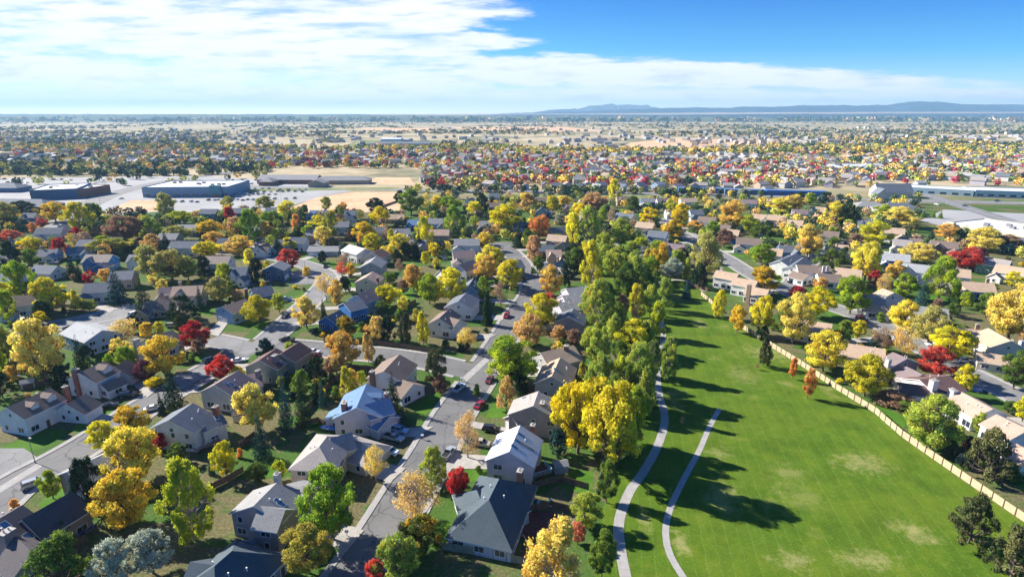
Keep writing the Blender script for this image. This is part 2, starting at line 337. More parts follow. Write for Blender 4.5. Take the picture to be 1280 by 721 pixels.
TREES = """
57 478 64 82 OY D;103 462 20 42 DG C;8 458 30 52 YG D;12 404 26 44 LG D;170 603 72 66 GY D;160 657 78 66 GY D;130 562 42 34 LY D;167 546 44 40 GG D
202 562 24 22 CR D;117 642 44 70 DG N;243 674 62 98 LG P;284 598 36 46 YY D;148 736 52 60 SV D;192 716 58 52 SV D;82 738 76 66 GR N;80 680 28 28 DG N;67 623 28 34 LG D
19 637 11 14 OR S;203 518 11 28 DG C;219 513 34 52 DG C;224 577 26 24 GR D;265 593 9 26 BG C;300 572 9 12 OR S;329 573 27 56 BG C;324 607 28 30 GR D;350 600 22 24 LG D
323 538 58 58 OY D;360 541 24 70 BG C;380 531 26 58 DG C;396 502 22 36 DG C;404 509 14 34 BG C;415 674 70 92 LG D;386 716 64 58 YG D;470 602 34 46 OY B;504 533 15 22 BG C
585 572 42 58 TN B;543 606 38 46 GL P;523 654 66 64 TN B;573 627 32 44 RD D;526 692 60 46 GG D;497 730 62 58 GL D;470 732 28 32 RD D;492 513 24 48 DG C
692 742 88 90 OY P;722 680 24 28 RD D;732 659 45 42 GL D;752 724 40 60 GR D;722 566 72 92 YY D;764 590 86 112 LY D;758 628 30 52 GR D;772 578 30 56 GR D;782 512 28 54 GR D;742 556 60 88 LY D;790 556 36 72 LG D;806 520 24 60 GL P;697 568 26 32 BG N;633 513 24 42 TN P
637 480 76 60 LG D;651 492 26 38 DG C;662 433 46 40 TN D;676 412 46 44 LY D;695 446 18 20 TN B;727 483 15 30 YG P;728 460 12 22 BR B;741 489 18 18 OR D
742 457 42 50 GL D;748 414 44 62 GL P;788 442 56 42 YY D;795 498 56 68 GL P;834 474 30 50 GL P;820 422 25 44 LG P;794 407 15 26 TN B;738 362 29 58 LY P;768 352 38 42 GL D
796 368 42 46 GL P;745 402 36 52 GG P;776 400 21 32 BR D;795 398 27 42 LY P;800 331 30 22 SV D;824 344 24 40 GG D;838 352 30 28 SV D;852 332 18 21 PU D;880 348 36 56 PY D
858 349 11 26 GL Y;873 360 20 30 DG N;858 373 13 24 BG C;898 397 19 34 LY P;921 416 24 34 GY D;950 420 36 50 LY D;953 424 17 16 DG N;990 430 48 62 OY D;954 458 17 35 OG N
990 474 11 28 OR D;1009 498 18 38 OR D;1028 464 52 50 GY D;1080 495 58 50 LY D;1053 427 23 27 GR N;1071 424 20 24 LY D;952 333 34 27 LG D;954 366 38 32 GG D;1020 397 44 38 YY D
1062 392 46 46 LG D;1038 335 34 36 GR N;1080 352 38 48 GY D;1008 323 31 42 OY D;1024 363 17 16 OR D;996 373 24 15 CR D;1093 358 17 19 CR D;1103 367 19 26 TN B;1128 373 29 30 LG D
1118 351 21 25 OY D;1173 376 46 54 LG P;1151 385 21 36 BG C;1207 338 37 28 CR D;1222 334 18 24 PU D;1146 328 36 23 OY D;1128 414 42 38 GY D;1160 430 46 46 PY D;1186 449 51 40 YY D
1167 472 45 38 CR D;1128 444 40 36 OY B;1100 439 30 30 BR B;1231 397 29 31 GR D;1260 428 62 76 OY D;1266 486 38 46 GR D;1160 562 72 66 GL D;1190 569 28 32 OG N;1209 563 21 18 PU D
1222 541 19 26 GL D;1231 597 50 60 OG N;1263 598 32 19 GR S;1200 579 16 12 SV S;1130 515 25 13 GR S;1116 506 44 18 BR S;1277 527 24 32 YY D;1262 517 20 16 GR D
1210 678 54 58 OG N;1262 726 58 68 OG N;1092 307 35 29 YY D;1122 284 35 24 OY D;1103 274 22 17 LG D;1181 299 23 18 OR D;1162 309 13 22 DG C;1228 313 38 27 OY D;1258 315 28 20 BR D
1203 295 22 12 GR D;1153 272 6 9 GR C;1166 272 6 9 GR C;1175 273 6 9 GR C;916 286 34 33 OY D;972 267 26 18 GY D;988 266 28 22 OY D;1012 256 14 14 LG D;1056 283 16 32 DG N;1068 284 18 24 DG C
1042 281 23 27 GY D;928 250 16 14 SV D;936 291 21 21 LG D;952 305 27 23 GR D;767 251 15 26 LY P;790 265 16 19 GR D;810 282 24 21 YY D;837 271 17 21 YY D;850 280 22 24 YY D
843 299 27 23 GG D;868 290 17 14 OR D;905 309 23 21 BR D;887 301 22 23 LG D;735 307 30 46 GL P;726 273 15 17 YY D;743 263 26 22 TN D;776 308 22 34 GL D;764 283 10 26 BR B
753 278 12 19 LG P;800 317 20 20 LG D;820 319 20 18 LG D;630 289 35 31 YY D;568 292 26 33 LG P;563 265 24 20 LG D;546 260 14 16 OY D;603 268 15 25 DG N;593 271 18 19 LY D
674 299 26 29 OR D;660 267 22 24 TN D;657 253 16 12 YY D;690 266 17 21 LY D;704 263 20 18 OY D;723 271 19 17 LY D;648 309 16 26 DG C;660 310 16 22 GR N;716 306 18 38 LY P
699 280 18 12 SV D;605 313 22 21 GY D;668 326 20 30 TN P;613 339 31 31 GY D;608 353 32 32 OY D;638 363 36 38 LY D;564 379 40 43 LY D;605 373 19 26 LG P;625 381 25 28 BR B
609 406 15 42 DG Y;688 370 30 37 OY D;672 345 14 24 GR N;706 358 16 27 DG N;686 387 17 22 RD D;716 338 24 32 DG N;485 383 33 28 YY D;517 363 29 33 OY D;537 380 29 37 LG D
408 377 25 36 TN B;422 383 21 34 OY D;384 411 35 40 OY D;405 399 11 24 DG C;428 349 15 22 RD B;433 336 25 19 BR B;500 321 26 27 GY D;466 317 22 24 LY D;543 322 15 18 YY D
520 323 12 26 DG C;508 324 14 20 DG N;500 345 11 22 BR B;487 355 21 15 GR D;362 339 25 27 CR D;361 316 18 18 LY D;324 404 39 34 LY D;275 378 31 31 PY D;282 355 21 25 LG P
300 319 31 23 OY D;260 323 27 21 YY D;190 350 34 42 PY D;216 352 40 40 PY D;236 350 24 28 YG D;196 356 21 15 OY D;209 315 12 24 DG C;231 402 37 32 DG N;252 389 12 33 DG C
182 393 27 44 DG C;149 380 28 44 BG C;256 345 18 24 DG N;322 352 19 28 DG N;312 331 13 19 GY P;66 389 43 42 LY D;28 374 36 46 LG D;8 387 29 33 LY D;55 400 23 24 DG N
112 389 21 15 YG D;97 389 14 26 LY P;113 356 16 17 CR D;134 354 19 18 OR D;77 322 16 24 CR D;41 319 27 21 YY D;40 333 21 21 GR D;17 336 19 33 DG N;92 348 15 28 DG C
101 352 12 22 DG C;140 317 44 19 YG D;154 326 11 17 DG C;137 455 15 13 LG S;153 452 25 30 OY D;155 431 45 32 TN B;183 476 31 25 PU D;80 491 25 32 DG N;5 472 17 44 LG P
50 406 27 16 YY D;246 437 37 35 CR D;249 444 19 21 BR D;207 469 52 48 GY D;279 475 34 31 RD D;196 483 25 12 YY S;430 459 49 44 OY D;461 453 17 36 TN P;434 423 29 28 GG D
462 423 18 17 OR D;546 485 34 50 OG N;508 432 19 40 OG N;529 431 18 40 LY P;486 426 23 32 DG N;436 499 27 40 LY P;452 481 15 18 LG D;378 495 25 32 GR N;398 456 15 15 PU D
583 437 33 28 OY B;8 285 31 30 PY D;70 277 27 23 GY D;102 291 31 36 LY P;120 286 23 31 GR N;54 285 12 12 CR D;42 292 11 13 OR D;13 303 22 15 RD D;98 298 12 13 CR D
157 303 39 32 BR D;130 313 25 17 LG D;188 299 26 27 GL P;158 314 23 14 DG N;209 273 23 30 PY D;226 279 25 15 LG D;223 302 27 20 PY D;192 316 23 22 TN D;286 263 16 17 YG D
288 278 13 19 CR D;315 300 27 36 LG P;296 295 20 23 TN D;261 296 27 20 GG D;268 312 27 21 OY D;333 263 23 17 YG D;340 281 23 17 LG D;360 273 23 21 GY D;334 301 16 23 OY D
345 302 13 15 YY D;364 282 10 20 DG C;372 291 12 22 OR P;398 291 27 20 LY D;414 298 19 32 YG P;405 305 20 21 OY D;386 301 17 19 LG D;408 263 14 16 YG D;382 274 10 18 GR D
429 263 11 10 OR D;427 275 9 15 GR P;470 268 21 20 DG D;476 283 23 23 YY D;514 268 29 30 GR D;500 253 12 14 DG N;456 303 27 24 GG D;506 282 6 11 OY D;531 306 21 33 YY P
462 314 17 20 LG P;451 310 8 15 OR P;489 304 9 17 YY P;524 313 12 22 DG C;547 263 14 18 GY D;440 300 14 22 DG C;372 305 20 16 DG N;28 268 30 16 DG N;348 318 14 22 DG C
852 532 8 12 BR B;946 462 6 8 BR B;475 262 12 10 DG D;1040 300 16 16 YG D;1068 308 18 16 BR D;1000 250 14 10 DG N;1032 252 14 12 DG N;1246 300 20 12 GR D
748 505 40 62 GL P;774 505 34 60 LG P;735 400 26 44 GL P;758 400 28 46 GR D;806 440 26 40 GL P;815 470 28 44 GR P;790 358 26 40 GL P;812 372 22 34 GL P;830 388 24 40 GL P;772 420 26 42 GL P;732 340 22 36 LY P;756 322 24 30 GL D;790 330 24 28 GL D;812 338 20 28 YG D;772 478 34 52 GR D;765 440 30 46 GL P;768 520 34 52 GR D;812 396 24 40 GL P;782 374 30 44 GR D;757 342 26 34 GL D;812 354 24 32 LG D;846 338 20 26 GL D;762 560 26 34 GR D;718 340 22 30 GR D;778 345 26 34 GR D;300 487 16 14 GR S;420 497 16 14 GR S;352 486 12 16 YG D;366 478 14 12 GR S;240 452 12 10 GR S;596 494 12 14 GR S;560 612 12 14 BR S;598 590 10 8 GR S;708 600 10 8 GR S
690 504 12 10 GR S;470 405 14 18 BG C;478 392 20 16 GR D;500 400 16 14 GR S;520 402 14 16 YG S;566 402 10 12 OY S;452 412 10 10 GR D;1240 590 12 20 DG N;1140 408 16 12 GR S
1100 402 12 12 GR S;1202 420 18 14 GR D;1216 430 14 12 DG N;1180 405 20 14 OG N;1150 402 18 12 BR D;1190 396 18 18 GR D;1070 352 12 14 GR D;1240 366 14 12 YG D;1264 360 22 20 LY D
"""
for item in TREES.replace('\n', ';').split(';'):
    q = item.split()
    if len(q) == 6: tree(float(q[0]), float(q[1]), float(q[2]), float(q[3]), q[4], q[5])

# ================================================================ ROADS
ROADS = {}   # name: (world points, width)
def smooth(pts, step=2.5):
    out = []
    n = len(pts)
    for i in range(n - 1):
        p0 = pts[max(0, i - 1)]; p1 = pts[i]; p2 = pts[i + 1]; p3 = pts[min(n - 1, i + 2)]
        d = math.dist(p1, p2); k = max(2, int(d / step))
        for j in range(k):
            t = j / k
            out.append(tuple(.5 * ((2 * p1[a]) + (-p0[a] + p2[a]) * t + (2 * p0[a] - 5 * p1[a] + 4 * p2[a] - p3[a]) * t * t + (-p0[a] + 3 * p1[a] - 3 * p2[a] + p3[a]) * t ** 3) for a in (0, 1)))
    out.append(tuple(pts[-1])); return out
def PXL(s): 
    q = [float(v) for v in s.replace(',', ' ').split()]; return [G(q[i], q[i + 1]) for i in range(0, len(q), 2)]
def norms(p):
    o = []
    for i in range(len(p)):
        a = p[max(0, i - 1)]; b = p[min(len(p) - 1, i + 1)]; d = math.dist(a, b) or 1
        o.append((-(b[1] - a[1]) / d, (b[0] - a[0]) / d))
    return o
def ribbon(m, pts, o0, o1, z, mi=0, keep=None):
    nn = norms(pts)
    for i in range(len(pts) - 1):
        if keep and not (keep[i] and keep[i + 1]): continue
        a, b, na, nb = pts[i], pts[i + 1], nn[i], nn[i + 1]
        m.quad([(a[0] + na[0] * o0, a[1] + na[1] * o0, z), (b[0] + nb[0] * o0, b[1] + nb[1] * o0, z), (b[0] + nb[0] * o1, b[1] + nb[1] * o1, z), (a[0] + na[0] * o1, a[1] + na[1] * o1, z)], mi)
def kerbed(m, pts, o0, o1, z0, z1, keep):
    nn = norms(pts)
    for i in range(len(pts) - 1):
        if not (keep[i] and keep[i + 1]): continue
        q = []
        for z in (z0, z1):
            for (p, n_, o) in ((pts[i], nn[i], o0), (pts[i + 1], nn[i + 1], o0), (pts[i + 1], nn[i + 1], o1), (pts[i], nn[i], o1)):
                q.append((p[0] + n_[0] * o, p[1] + n_[1] * o, z))
        m.hexa(q)
def asphalt(name, c):
    t = NT(name); p = t.pos()
    a = t.ramp(t.noise(.12, 5, p), [(.3, sc(c, .8)), (.7, sc(c, 1.2))])
    a = t.mix(t.ramp(t.noise(.9, 5, p, .7), [(.56, (0, 0, 0)), (.62, (.35, .35, .35))]), a, sc(c, .65))
    a = t.mix(.25, a, t.ramp(t.noise(25, 2, p), [(.35, sc(c, .6)), (.65, sc(c, 1.5))]))
    v = t.n('ShaderNodeTexVoronoi'); v.feature = 'DISTANCE_TO_EDGE'; v.inputs['Scale'].default_value = .11
    mp = t.n('ShaderNodeMix'); mp.data_type = 'RGBA'; mp.inputs[0].default_value = .06
    t.l(p, mp.inputs[6]); nz = t.n('ShaderNodeTexNoise'); nz.inputs['Scale'].default_value = .5; t.l(p, nz.inputs[0]); 
    ad = t.n('ShaderNodeVectorMath'); ad.operation = 'MULTIPLY_ADD'; t.l(nz.outputs['Color'], ad.inputs[0]); ad.inputs[1].default_value = (3, 3, 0); t.l(p, ad.inputs[2]); t.l(ad.outputs[0], v.inputs['Vector'])
    a = t.mix(t.math('MULTIPLY', t.math('LESS_THAN', v.outputs['Distance'], .012), .6), a, sc(c, .35))   # tar sealed cracks
    t.bsdf(a, .85, .3); return t.m
M_ASPH = asphalt('street asphalt', (.155, .155, .155))
M_ASPHL = asphalt('worn pale asphalt', (.21, .21, .21))
def walk_mat():
    t = NT('pavement slabs'); p = t.pos()
    b = t.n('ShaderNodeTexBrick'); b.inputs['Scale'].default_value = .42; b.offset = 0; t.l(p, b.inputs['Vector'])
    b.inputs['Color1'].default_value = (.40, .39, .37, 1); b.inputs['Color2'].default_value = (.35, .34, .33, 1); b.inputs['Mortar'].default_value = (.25, .22, .2, 1)
    b.inputs['Mortar Size'].default_value = .012; b.inputs['Brick Width'].default_value = .7; b.inputs['Row Height'].default_value = .7
    t.bsdf(t.mix(t.ramp(t.noise(.7, 5, p), [(.35, (0, 0, 0)), (.7, (.5, .5, .5))]), b.outputs['Color'], (.27, .26, .25)), .9, .2); return t.m
M_WALK = walk_mat()
def road(name, px, w, mat, z, side=True):
    pts = smooth(PXL(px)); ROADS[name] = (pts, w, mat, z, side)
road('centre', '436 735, 460 700, 487 657, 514 610, 541 566, 567 518, 600 470, 627 428, 648 392, 664 368, 664 350, 650 328, 632 308', 10.3, M_ASPH, .020)
road('west', '-70 690, -20 640, 20 605, 70 578, 115 552, 160 522, 200 497, 240 474, 285 449, 325 432, 380 434, 430 440, 480 444, 540 453, 603 468', 10.5, M_ASPH, .024)
road('loop', '326 433, 352 410, 376 388, 398 366, 409 350, 400 338, 375 329, 340 321, 305 316', 9.5, M_ASPHL, .028)
road('upperwest', '20 416, 70 407, 120 398, 170 388, 200 388', 13, M_ASPHL, .032)
road('spur', '262 424, 290 430, 322 438', 9, M_ASPHL, .036)
road('spurlow', '262 462, 240 470, 215 484', 8, M_ASPHL, .040)
road('east', '1330 530, 1280 500, 1236 478, 1192 456, 1150 432, 1105 408, 1060 390, 1015 376, 975 360, 940 343, 905 321, 872 304, 845 287, 826 272', 9.5, M_ASPHL, .020)
road('eastside', '1060 300, 1010 330, 985 362', 7.5, M_ASPHL, .032)
road('arterial', '250 229, 330 234, 500 237, 640 239, 960 245, 1100 250, 1330 255', 20, M_ASPHL, .020, False)
road('storeroad', '60 300, 100 262, 150 240, 215 226, 300 214', 22, M_ASPHL, .028, False)
road('crossroad', '1120 232, 1155 243, 1200 257, 1260 276', 16, M_ASPHL, .028, False)
def seg_d(p, pts):
    best = 1e9
    for q in pts[::2]:
        d = (q[0] - p[0]) ** 2 + (q[1] - p[1]) ** 2
        if d < best: best = d
    return math.sqrt(best)
def near_road(p, names=None):
    b = (1e9, None, None)
    for k, (pts, w, *_r) in ROADS.items():
        for q in pts:
            d = math.dist(p, q)
            if d - w / 2 < b[0]: b = (d - w / 2, q, k)
    return b
for k, (pts, w, mat, z, side) in ROADS.items():
    m = MB(); ribbon(m, pts, -w / 2, w / 2, z)
    tag(link(dict(arterial='arterial_road', storeroad='access_road', crossroad='cross_road').get(k, 'street'), m.mesh(k, mat)), kind='structure')
    if side:
        m = MB()
        for s in (-1, 1):
            mid = [(p[0] + n_[0] * s * (w / 2 + .9), p[1] + n_[1] * s * (w / 2 + .9)) for p, n_ in zip(pts, norms(pts))]
            keep = [all(seg_d(q, P2[0]) > P2[1] / 2 + 1.4 for kk, P2 in ROADS.items() if kk != k) for q in mid]
            kerbed(m, pts, s * (w / 2 + .02), s * (w / 2 + 1.45), .0, .13, keep)
        tag(link('pavement', m.mesh('pave_' + k, M_WALK)), kind='structure')
m = MB()
for k in ('arterial', 'crossroad'):
    pts, w, mat, z, side = ROADS[k]
    for o in (-.35, .2): ribbon(m, pts, o, o + .15, z + .004)
    for o in (-5, 5): ribbon(m, pts, o, o + .15, z + .004, keep=[i % 4 < 2 for i in range(len(pts))])
tag(link('lane_marking', m.mesh('lane', plain('road paint', (.7, .68, .55), .7))), kind='structure')
# mouth of the side street into the west street, bottom left
def poly(name, px, z, mat, kind='structure', world=None):
    pts = world or PXL(px); m = MB(); m.quad([(p[0], p[1], z) for p in pts]); me = m.mesh(name, mat)
    if me.polygons[0].normal.z < 0: me.flip_normals()
    return tag(link(name, me), kind=kind)
poly('street', '-60 640, -30 560, 30 560, 60 580, 20 600', .016, M_ASPHL)
poly('gutter_strip', '-40 632, 48 578, 53 583, -40 641', .045, M_WALK)
poly('gutter_strip', '578 472, 607 446, 612 450, 583 477', .045, M_WALK)
# cul de sac head and its planted island on the loop
def disc(name, c, r, z, mat, kind='structure', n=28):
    m = MB(); m.quad([(c[0] + r * math.cos(2 * math.pi * i / n), c[1] + r * math.sin(2 * math.pi * i / n), z) for i in range(n)])
    return tag(link(name, m.mesh(name, mat)), kind=kind)
disc('street', G(390, 345), 15, .034, M_ASPHL); disc('street', G(628, 310), 17, .034, M_ASPH); disc('street', G(140, 396), 15, .034, M_ASPHL)

# ================================================================ GROUND AND LAWNS
def grass_mat(name, g, dry, amt, stripes=False, patches=()):
    t = NT(name); p = t.pos()
    big = t.noise(.030, 4, p); midn = t.noise(.16, 5, p, .65); fine = t.noise(2.6, 4, p, .75)
    a = t.ramp(midn, [(.32, sc(g, .62)), (.5, g), (.68, (g[0] * 2.2, g[1] * 1.35, g[2] * 1.2))])
    a = t.mix(t.ramp(t.noise(.055, 3, p), [(.42, (0, 0, 0)), (.62, (.55, .55, .55))]), a, (g[0] * 1.9, g[1] * 1.2, g[2] * 1.6))
    a = t.mix(.5, a, t.ramp(fine, [(.3, sc(g, .42)), (.7, (g[0] * 1.9, g[1] * 1.5, g[2] * 1.6))]))
    a = t.mix(t.ramp(t.noise(.7, 5, p, .75), [(.52, (0, 0, 0)), (.70, (.55, .55, .55))]), a, (g[0] * 2.6, g[1] * 1.35, g[2] * 3.5))
    a = t.mix(t.ramp(t.noise(.10, 5, p, .7), [(.50, (0, 0, 0)), (.66, (.45, .45, .45))]), a, sc(g, .5))
    a = t.mix(t.ramp(t.math('ADD', t.math('MULTIPLY', big, .7), t.math('MULTIPLY', midn, .45)), [(amt, (0, 0, 0)), (amt + .10, (.6, .6, .6))]), a, t.ramp(fine, [(.3, sc(dry, .75)), (.7, sc(dry, 1.15))]))
    if stripes:
        sep = t.n('ShaderNodeSeparateXYZ'); t.l(p, sep.inputs[0])
        u = t.math('ADD', t.math('MULTIPLY', sep.outputs[0], .98), t.math('MULTIPLY', sep.outputs[1], -.17))
        u = t.math('ADD', u, t.math('MULTIPLY', midn, 1.2))
        f = t.math('FRACT', t.math('MULTIPLY', u, .42))
        a = t.mix(t.math('MULTIPLY', t.math('LESS_THAN', f, .10), t.math('MULTIPLY', t.ramp(fine, [(.38, (0, 0, 0)), (.66, (.28, .28, .28))]), 1.0)), a, (.26, .34, .10))
        f2 = t.math('FRACT', t.math('MULTIPLY', u, .21)); a = t.mix(t.math('MULTIPLY', t.math('LESS_THAN', f2, .5), .10), a, sc(g, .5))
    for (px_, py_, rx, ry, k) in patches:
        c = G(px_, py_)
        sb = t.n('ShaderNodeVectorMath'); sb.operation = 'SUBTRACT'; t.l(p, sb.inputs[0]); sb.inputs[1].default_value = (c[0], c[1], 0)
        ml = t.n('ShaderNodeVectorMath'); ml.operation = 'MULTIPLY'; t.l(sb.outputs[0], ml.inputs[0]); ml.inputs[1].default_value = (1 / rx, 1 / ry, 0)
        ln = t.n('ShaderNodeVectorMath'); ln.operation = 'LENGTH'; t.l(ml.outputs[0], ln.inputs[0])
        d = t.math('ADD', ln.outputs['Value'], t.math('MULTIPLY', t.math('SUBTRACT', t.noise(.45, 6, p, .8), .5), 5.0))
        a = t.mix(t.ramp(d, [(.1, (k * .9,) * 3), (1.5, (0, 0, 0))]), a, t.ramp(fine, [(.3, sc(dry, .9)), (.7, sc(dry, 1.3))]))
    t.bsdf(a, .95, .1); return t.m
M_PARK = grass_mat('park grass', (.070, .150, .010), (.27, .26, .10), .66, True,
    [(1078, 578, 7, 5, .7), (1150, 668, 4, 3, .7), (1135, 660, 4, 3, .6), (1085, 700, 6, 3, .75), (990, 700, 4, 3, .7), (852, 680, 1.8, 4, .85), (806, 650, 1.6, 4, .7), (875, 405, 3, 6, .85),
     (905, 620, 5, 5, .35), (985, 590, 5, 4, .45), (1000, 620, 6, 5, .35), (960, 440, 10, 8, .6), (850, 372, 5, 8, .6), (930, 470, 6, 7, .4), (845, 492, 4, 3, .5), (830, 350, 8, 4, .9), (900, 566, 3, 3, .6), (845, 505, 2, 5, .5)])
M_LAWN = grass_mat('front lawn grass', (.055, .160, .015), (.30, .26, .12), .80)
M_DRYF = grass_mat('dry field grass', (.50, .38, .21), (.62, .50, .30), .5)
M_GRNF = grass_mat('distant green field', (.14, .21, .07), (.45, .38, .22), .62)
def ground_mat():
    t = NT('open ground'); p = t.pos()
    sep = t.n('ShaderNodeSeparateXYZ'); t.l(p, sep.inputs[0])
    fine = t.noise(1.6, 5, p, .7); midn = t.noise(.12, 4, p); 
    v = t.n('ShaderNodeTexVoronoi'); v.distance = 'CHEBYCHEV'; v.inputs['Scale'].default_value = .075; t.l(p, v.inputs['Vector'])
    sc2 = t.n('ShaderNodeSeparateColor'); t.l(v.outputs['Color'], sc2.inputs[0])
    lawn = t.ramp(fine, [(.3, (.035, .085, .015)), (.7, (.085, .16, .03))])
    bare = t.ramp(fine, [(.28, (.07, .06, .035)), (.5, (.15, .12, .065)), (.75, (.30, .25, .14))])
    f = t.math('ADD', t.math('MULTIPLY', sc2.outputs[0], .5), t.math('MULTIPLY', t.noise(.35, 4, p, .65), .9))
    near = t.mix(t.ramp(f, [(.60, (0, 0, 0)), (.84, (.85, .85, .85))]), lawn, bare)
    w = t.noise(.004, 5, p, .62); w2 = t.noise(.0011, 4, p, .6); w3 = t.noise(.03, 4, p)
    far = t.ramp(w, [(.30, (.10, .12, .07)), (.43, (.18, .18, .10)), (.49, (.46, .37, .23)), (.66, (.60, .50, .33)), (.75, (.38, .35, .20))])
    far = t.mix(.35, far, t.ramp(w3, [(.35, (.10, .12, .06)), (.6, (.45, .37, .25))]))
    far = t.mix(t.ramp(w2, [(.50, (0, 0, 0)), (.62, (.6, .6, .6))]), far, t.ramp(w3, [(.3, (.12, .145, .08)), (.7, (.24, .22, .13))]))
    d = t.n('ShaderNodeMapRange'); d.inputs['From Min'].default_value = 520; d.inputs['From Max'].default_value = 680; t.l(sep.outputs[1], d.inputs['Value'])
    t.bsdf(t.mix(d.outputs[0], near, far), .95, .1); return t.m
m = MB()
xs = [-19500, -9000, -3000, -900, 0, 900, 3000, 9000, 19500]; ys = [-800, 0, 500, 1500, 5000, 12000, 18500]
for i in range(len(xs) - 1):
    for j in range(len(ys) - 1): m.quad([(xs[i], ys[j], 0), (xs[i + 1], ys[j], 0), (xs[i + 1], ys[j + 1], 0), (xs[i], ys[j + 1], 0)])
tag(link('ground', m.mesh('ground', ground_mat())), kind='structure')
poly('park_lawn', '740 800, 745 690, 752 640, 770 590, 790 530, 788 480, 775 440, 762 400, 748 350, 735 315, 735 285, 748 278, 775 290, 800 318, 830 340, 862 350, 880 368, 900 392, 930 412, 959 432, 1001 458, 1044 487, 1093 517, 1127 547, 1200 598, 1290 660, 1420 800', .006, M_PARK)
def path(px, w, z=.03):
    pts = smooth(PXL(px), 2); m = MB(); ribbon(m, pts, -w / 2, w / 2, z); tag(link('path', m.mesh('path', M_WALK)), kind='structure'); return pts
TRAIL = path('786 745, 782 721, 775 682, 774 650, 787 614, 804 590, 822 557, 831 523, 824 492, 822 468, 827 440, 829 418, 824 396, 812 372, 800 350, 788 334, 774 322', 2.1)
path('868 745, 854 721, 838 694, 832 667, 837 637, 854 600, 874 563, 887 533, 899 511', 1.35)
path('772 318, 770 305, 758 293, 745 283, 736 276', 2.6)
path('820 356, 838 350, 862 352, 880 364', 2.0, .026)
for q in ('455 592, 500 560, 478 558, 440 580', '528 520, 560 500, 545 488, 512 508', '108 540, 145 512, 120 516, 82 540', '5 575, 60 558, 92 538, 60 535, 0 560',
          '570 600, 604 602, 608 580, 584 572', '606 522, 632 522, 632 506, 618 502', '540 680, 572 682, 575 652, 545 655', '60 640, 100 622, 92 606, 66 610, 48 632',
          '288 448, 312 450, 322 440, 300 436', '245 458, 262 452, 262 444, 240 444', '236 388, 262 396, 276 386, 250 382', '300 410, 330 412, 338 402, 310 398', '296 360, 318 352, 300 348, 285 356',
          '376 380, 388 372, 380 362, 366 372', '412 332, 424 336, 430 326, 412 326', '434 366, 444 360, 440 346, 432 350', '372 326, 392 328, 398 318, 376 318', '500 372, 520 376, 512 362, 498 362',
          '968 356, 990 354, 985 342, 962 344', '1035 396, 1075 396, 1062 380, 1030 378', '1195 462, 1238 470, 1240 458, 1205 456', '1085 408, 1105 404, 1095 396, 1078 400', '902 318, 930 322, 930 314, 905 312',
          '1150 374, 1210 380, 1205 372, 1150 368', '785 296, 802 298, 800 290, 785 290', '700 610, 740 618, 742 590, 715 585', '320 590, 345 600, 352 588, 330 580', '345 530, 420 540, 420 525, 360 520', '1240 590, 1290 620, 1290 600, 1250 585', '1092 512, 1130 535, 1136 524, 1100 504'):
    poly('lawn', q, .010, M_LAWN)
for i, (mt, q) in enumerate(((M_DRYF, '352 264, 400 268, 505 263, 512 240, 440 240, 395 247'), (M_DRYF, '128 266, 200 264, 206 251, 165 250'), (M_DRYF, '458 230, 518 230, 512 222, 470 222'),
          (M_GRNF, '430 182, 560 184, 548 176, 450 175'), (M_GRNF, '640 247, 880 249, 880 244, 640 243'), (M_GRNF, '1130 224, 1240 229, 1250 223, 1140 218'), (M_DRYF, '770 187, 950 188, 1000 178, 850 172, 790 178'),
          (M_DRYF, '600 165, 760 164, 700 158, 560 159'), (M_DRYF, '480 165, 560 165, 540 160, 440 160'), (M_DRYF, '640 204, 740 206, 760 199, 650 197'), (M_GRNF, '0 178, 200 180, 150 174, 20 172'), (M_DRYF, '200 200, 290 196, 270 191, 190 192'),
          (M_DRYF, '980 196, 1280 200, 1280 193, 1000 189'), (M_GRNF, '300 240, 500 236.5, 500 234.5, 300 236'), (M_GRNF, '730 340, 752 335, 770 316, 762 300, 748 296, 735 310'))):
    poly('field', q, .008 + .001 * i, mt)
poly('car_park', '-60 224, 250 220, 340 225, 400 232, 440 239, 400 246, 350 262, 300 268, 205 264, 100 272, 60 250, -60 248', .004, plain('pale car park concrete', (.33, .33, .33), .9, var=.14, scale=.02))
poly('car_park', '1180 262, 1300 268, 1330 300, 1250 300, 1150 276', .005, MATS['pale car park concrete'])

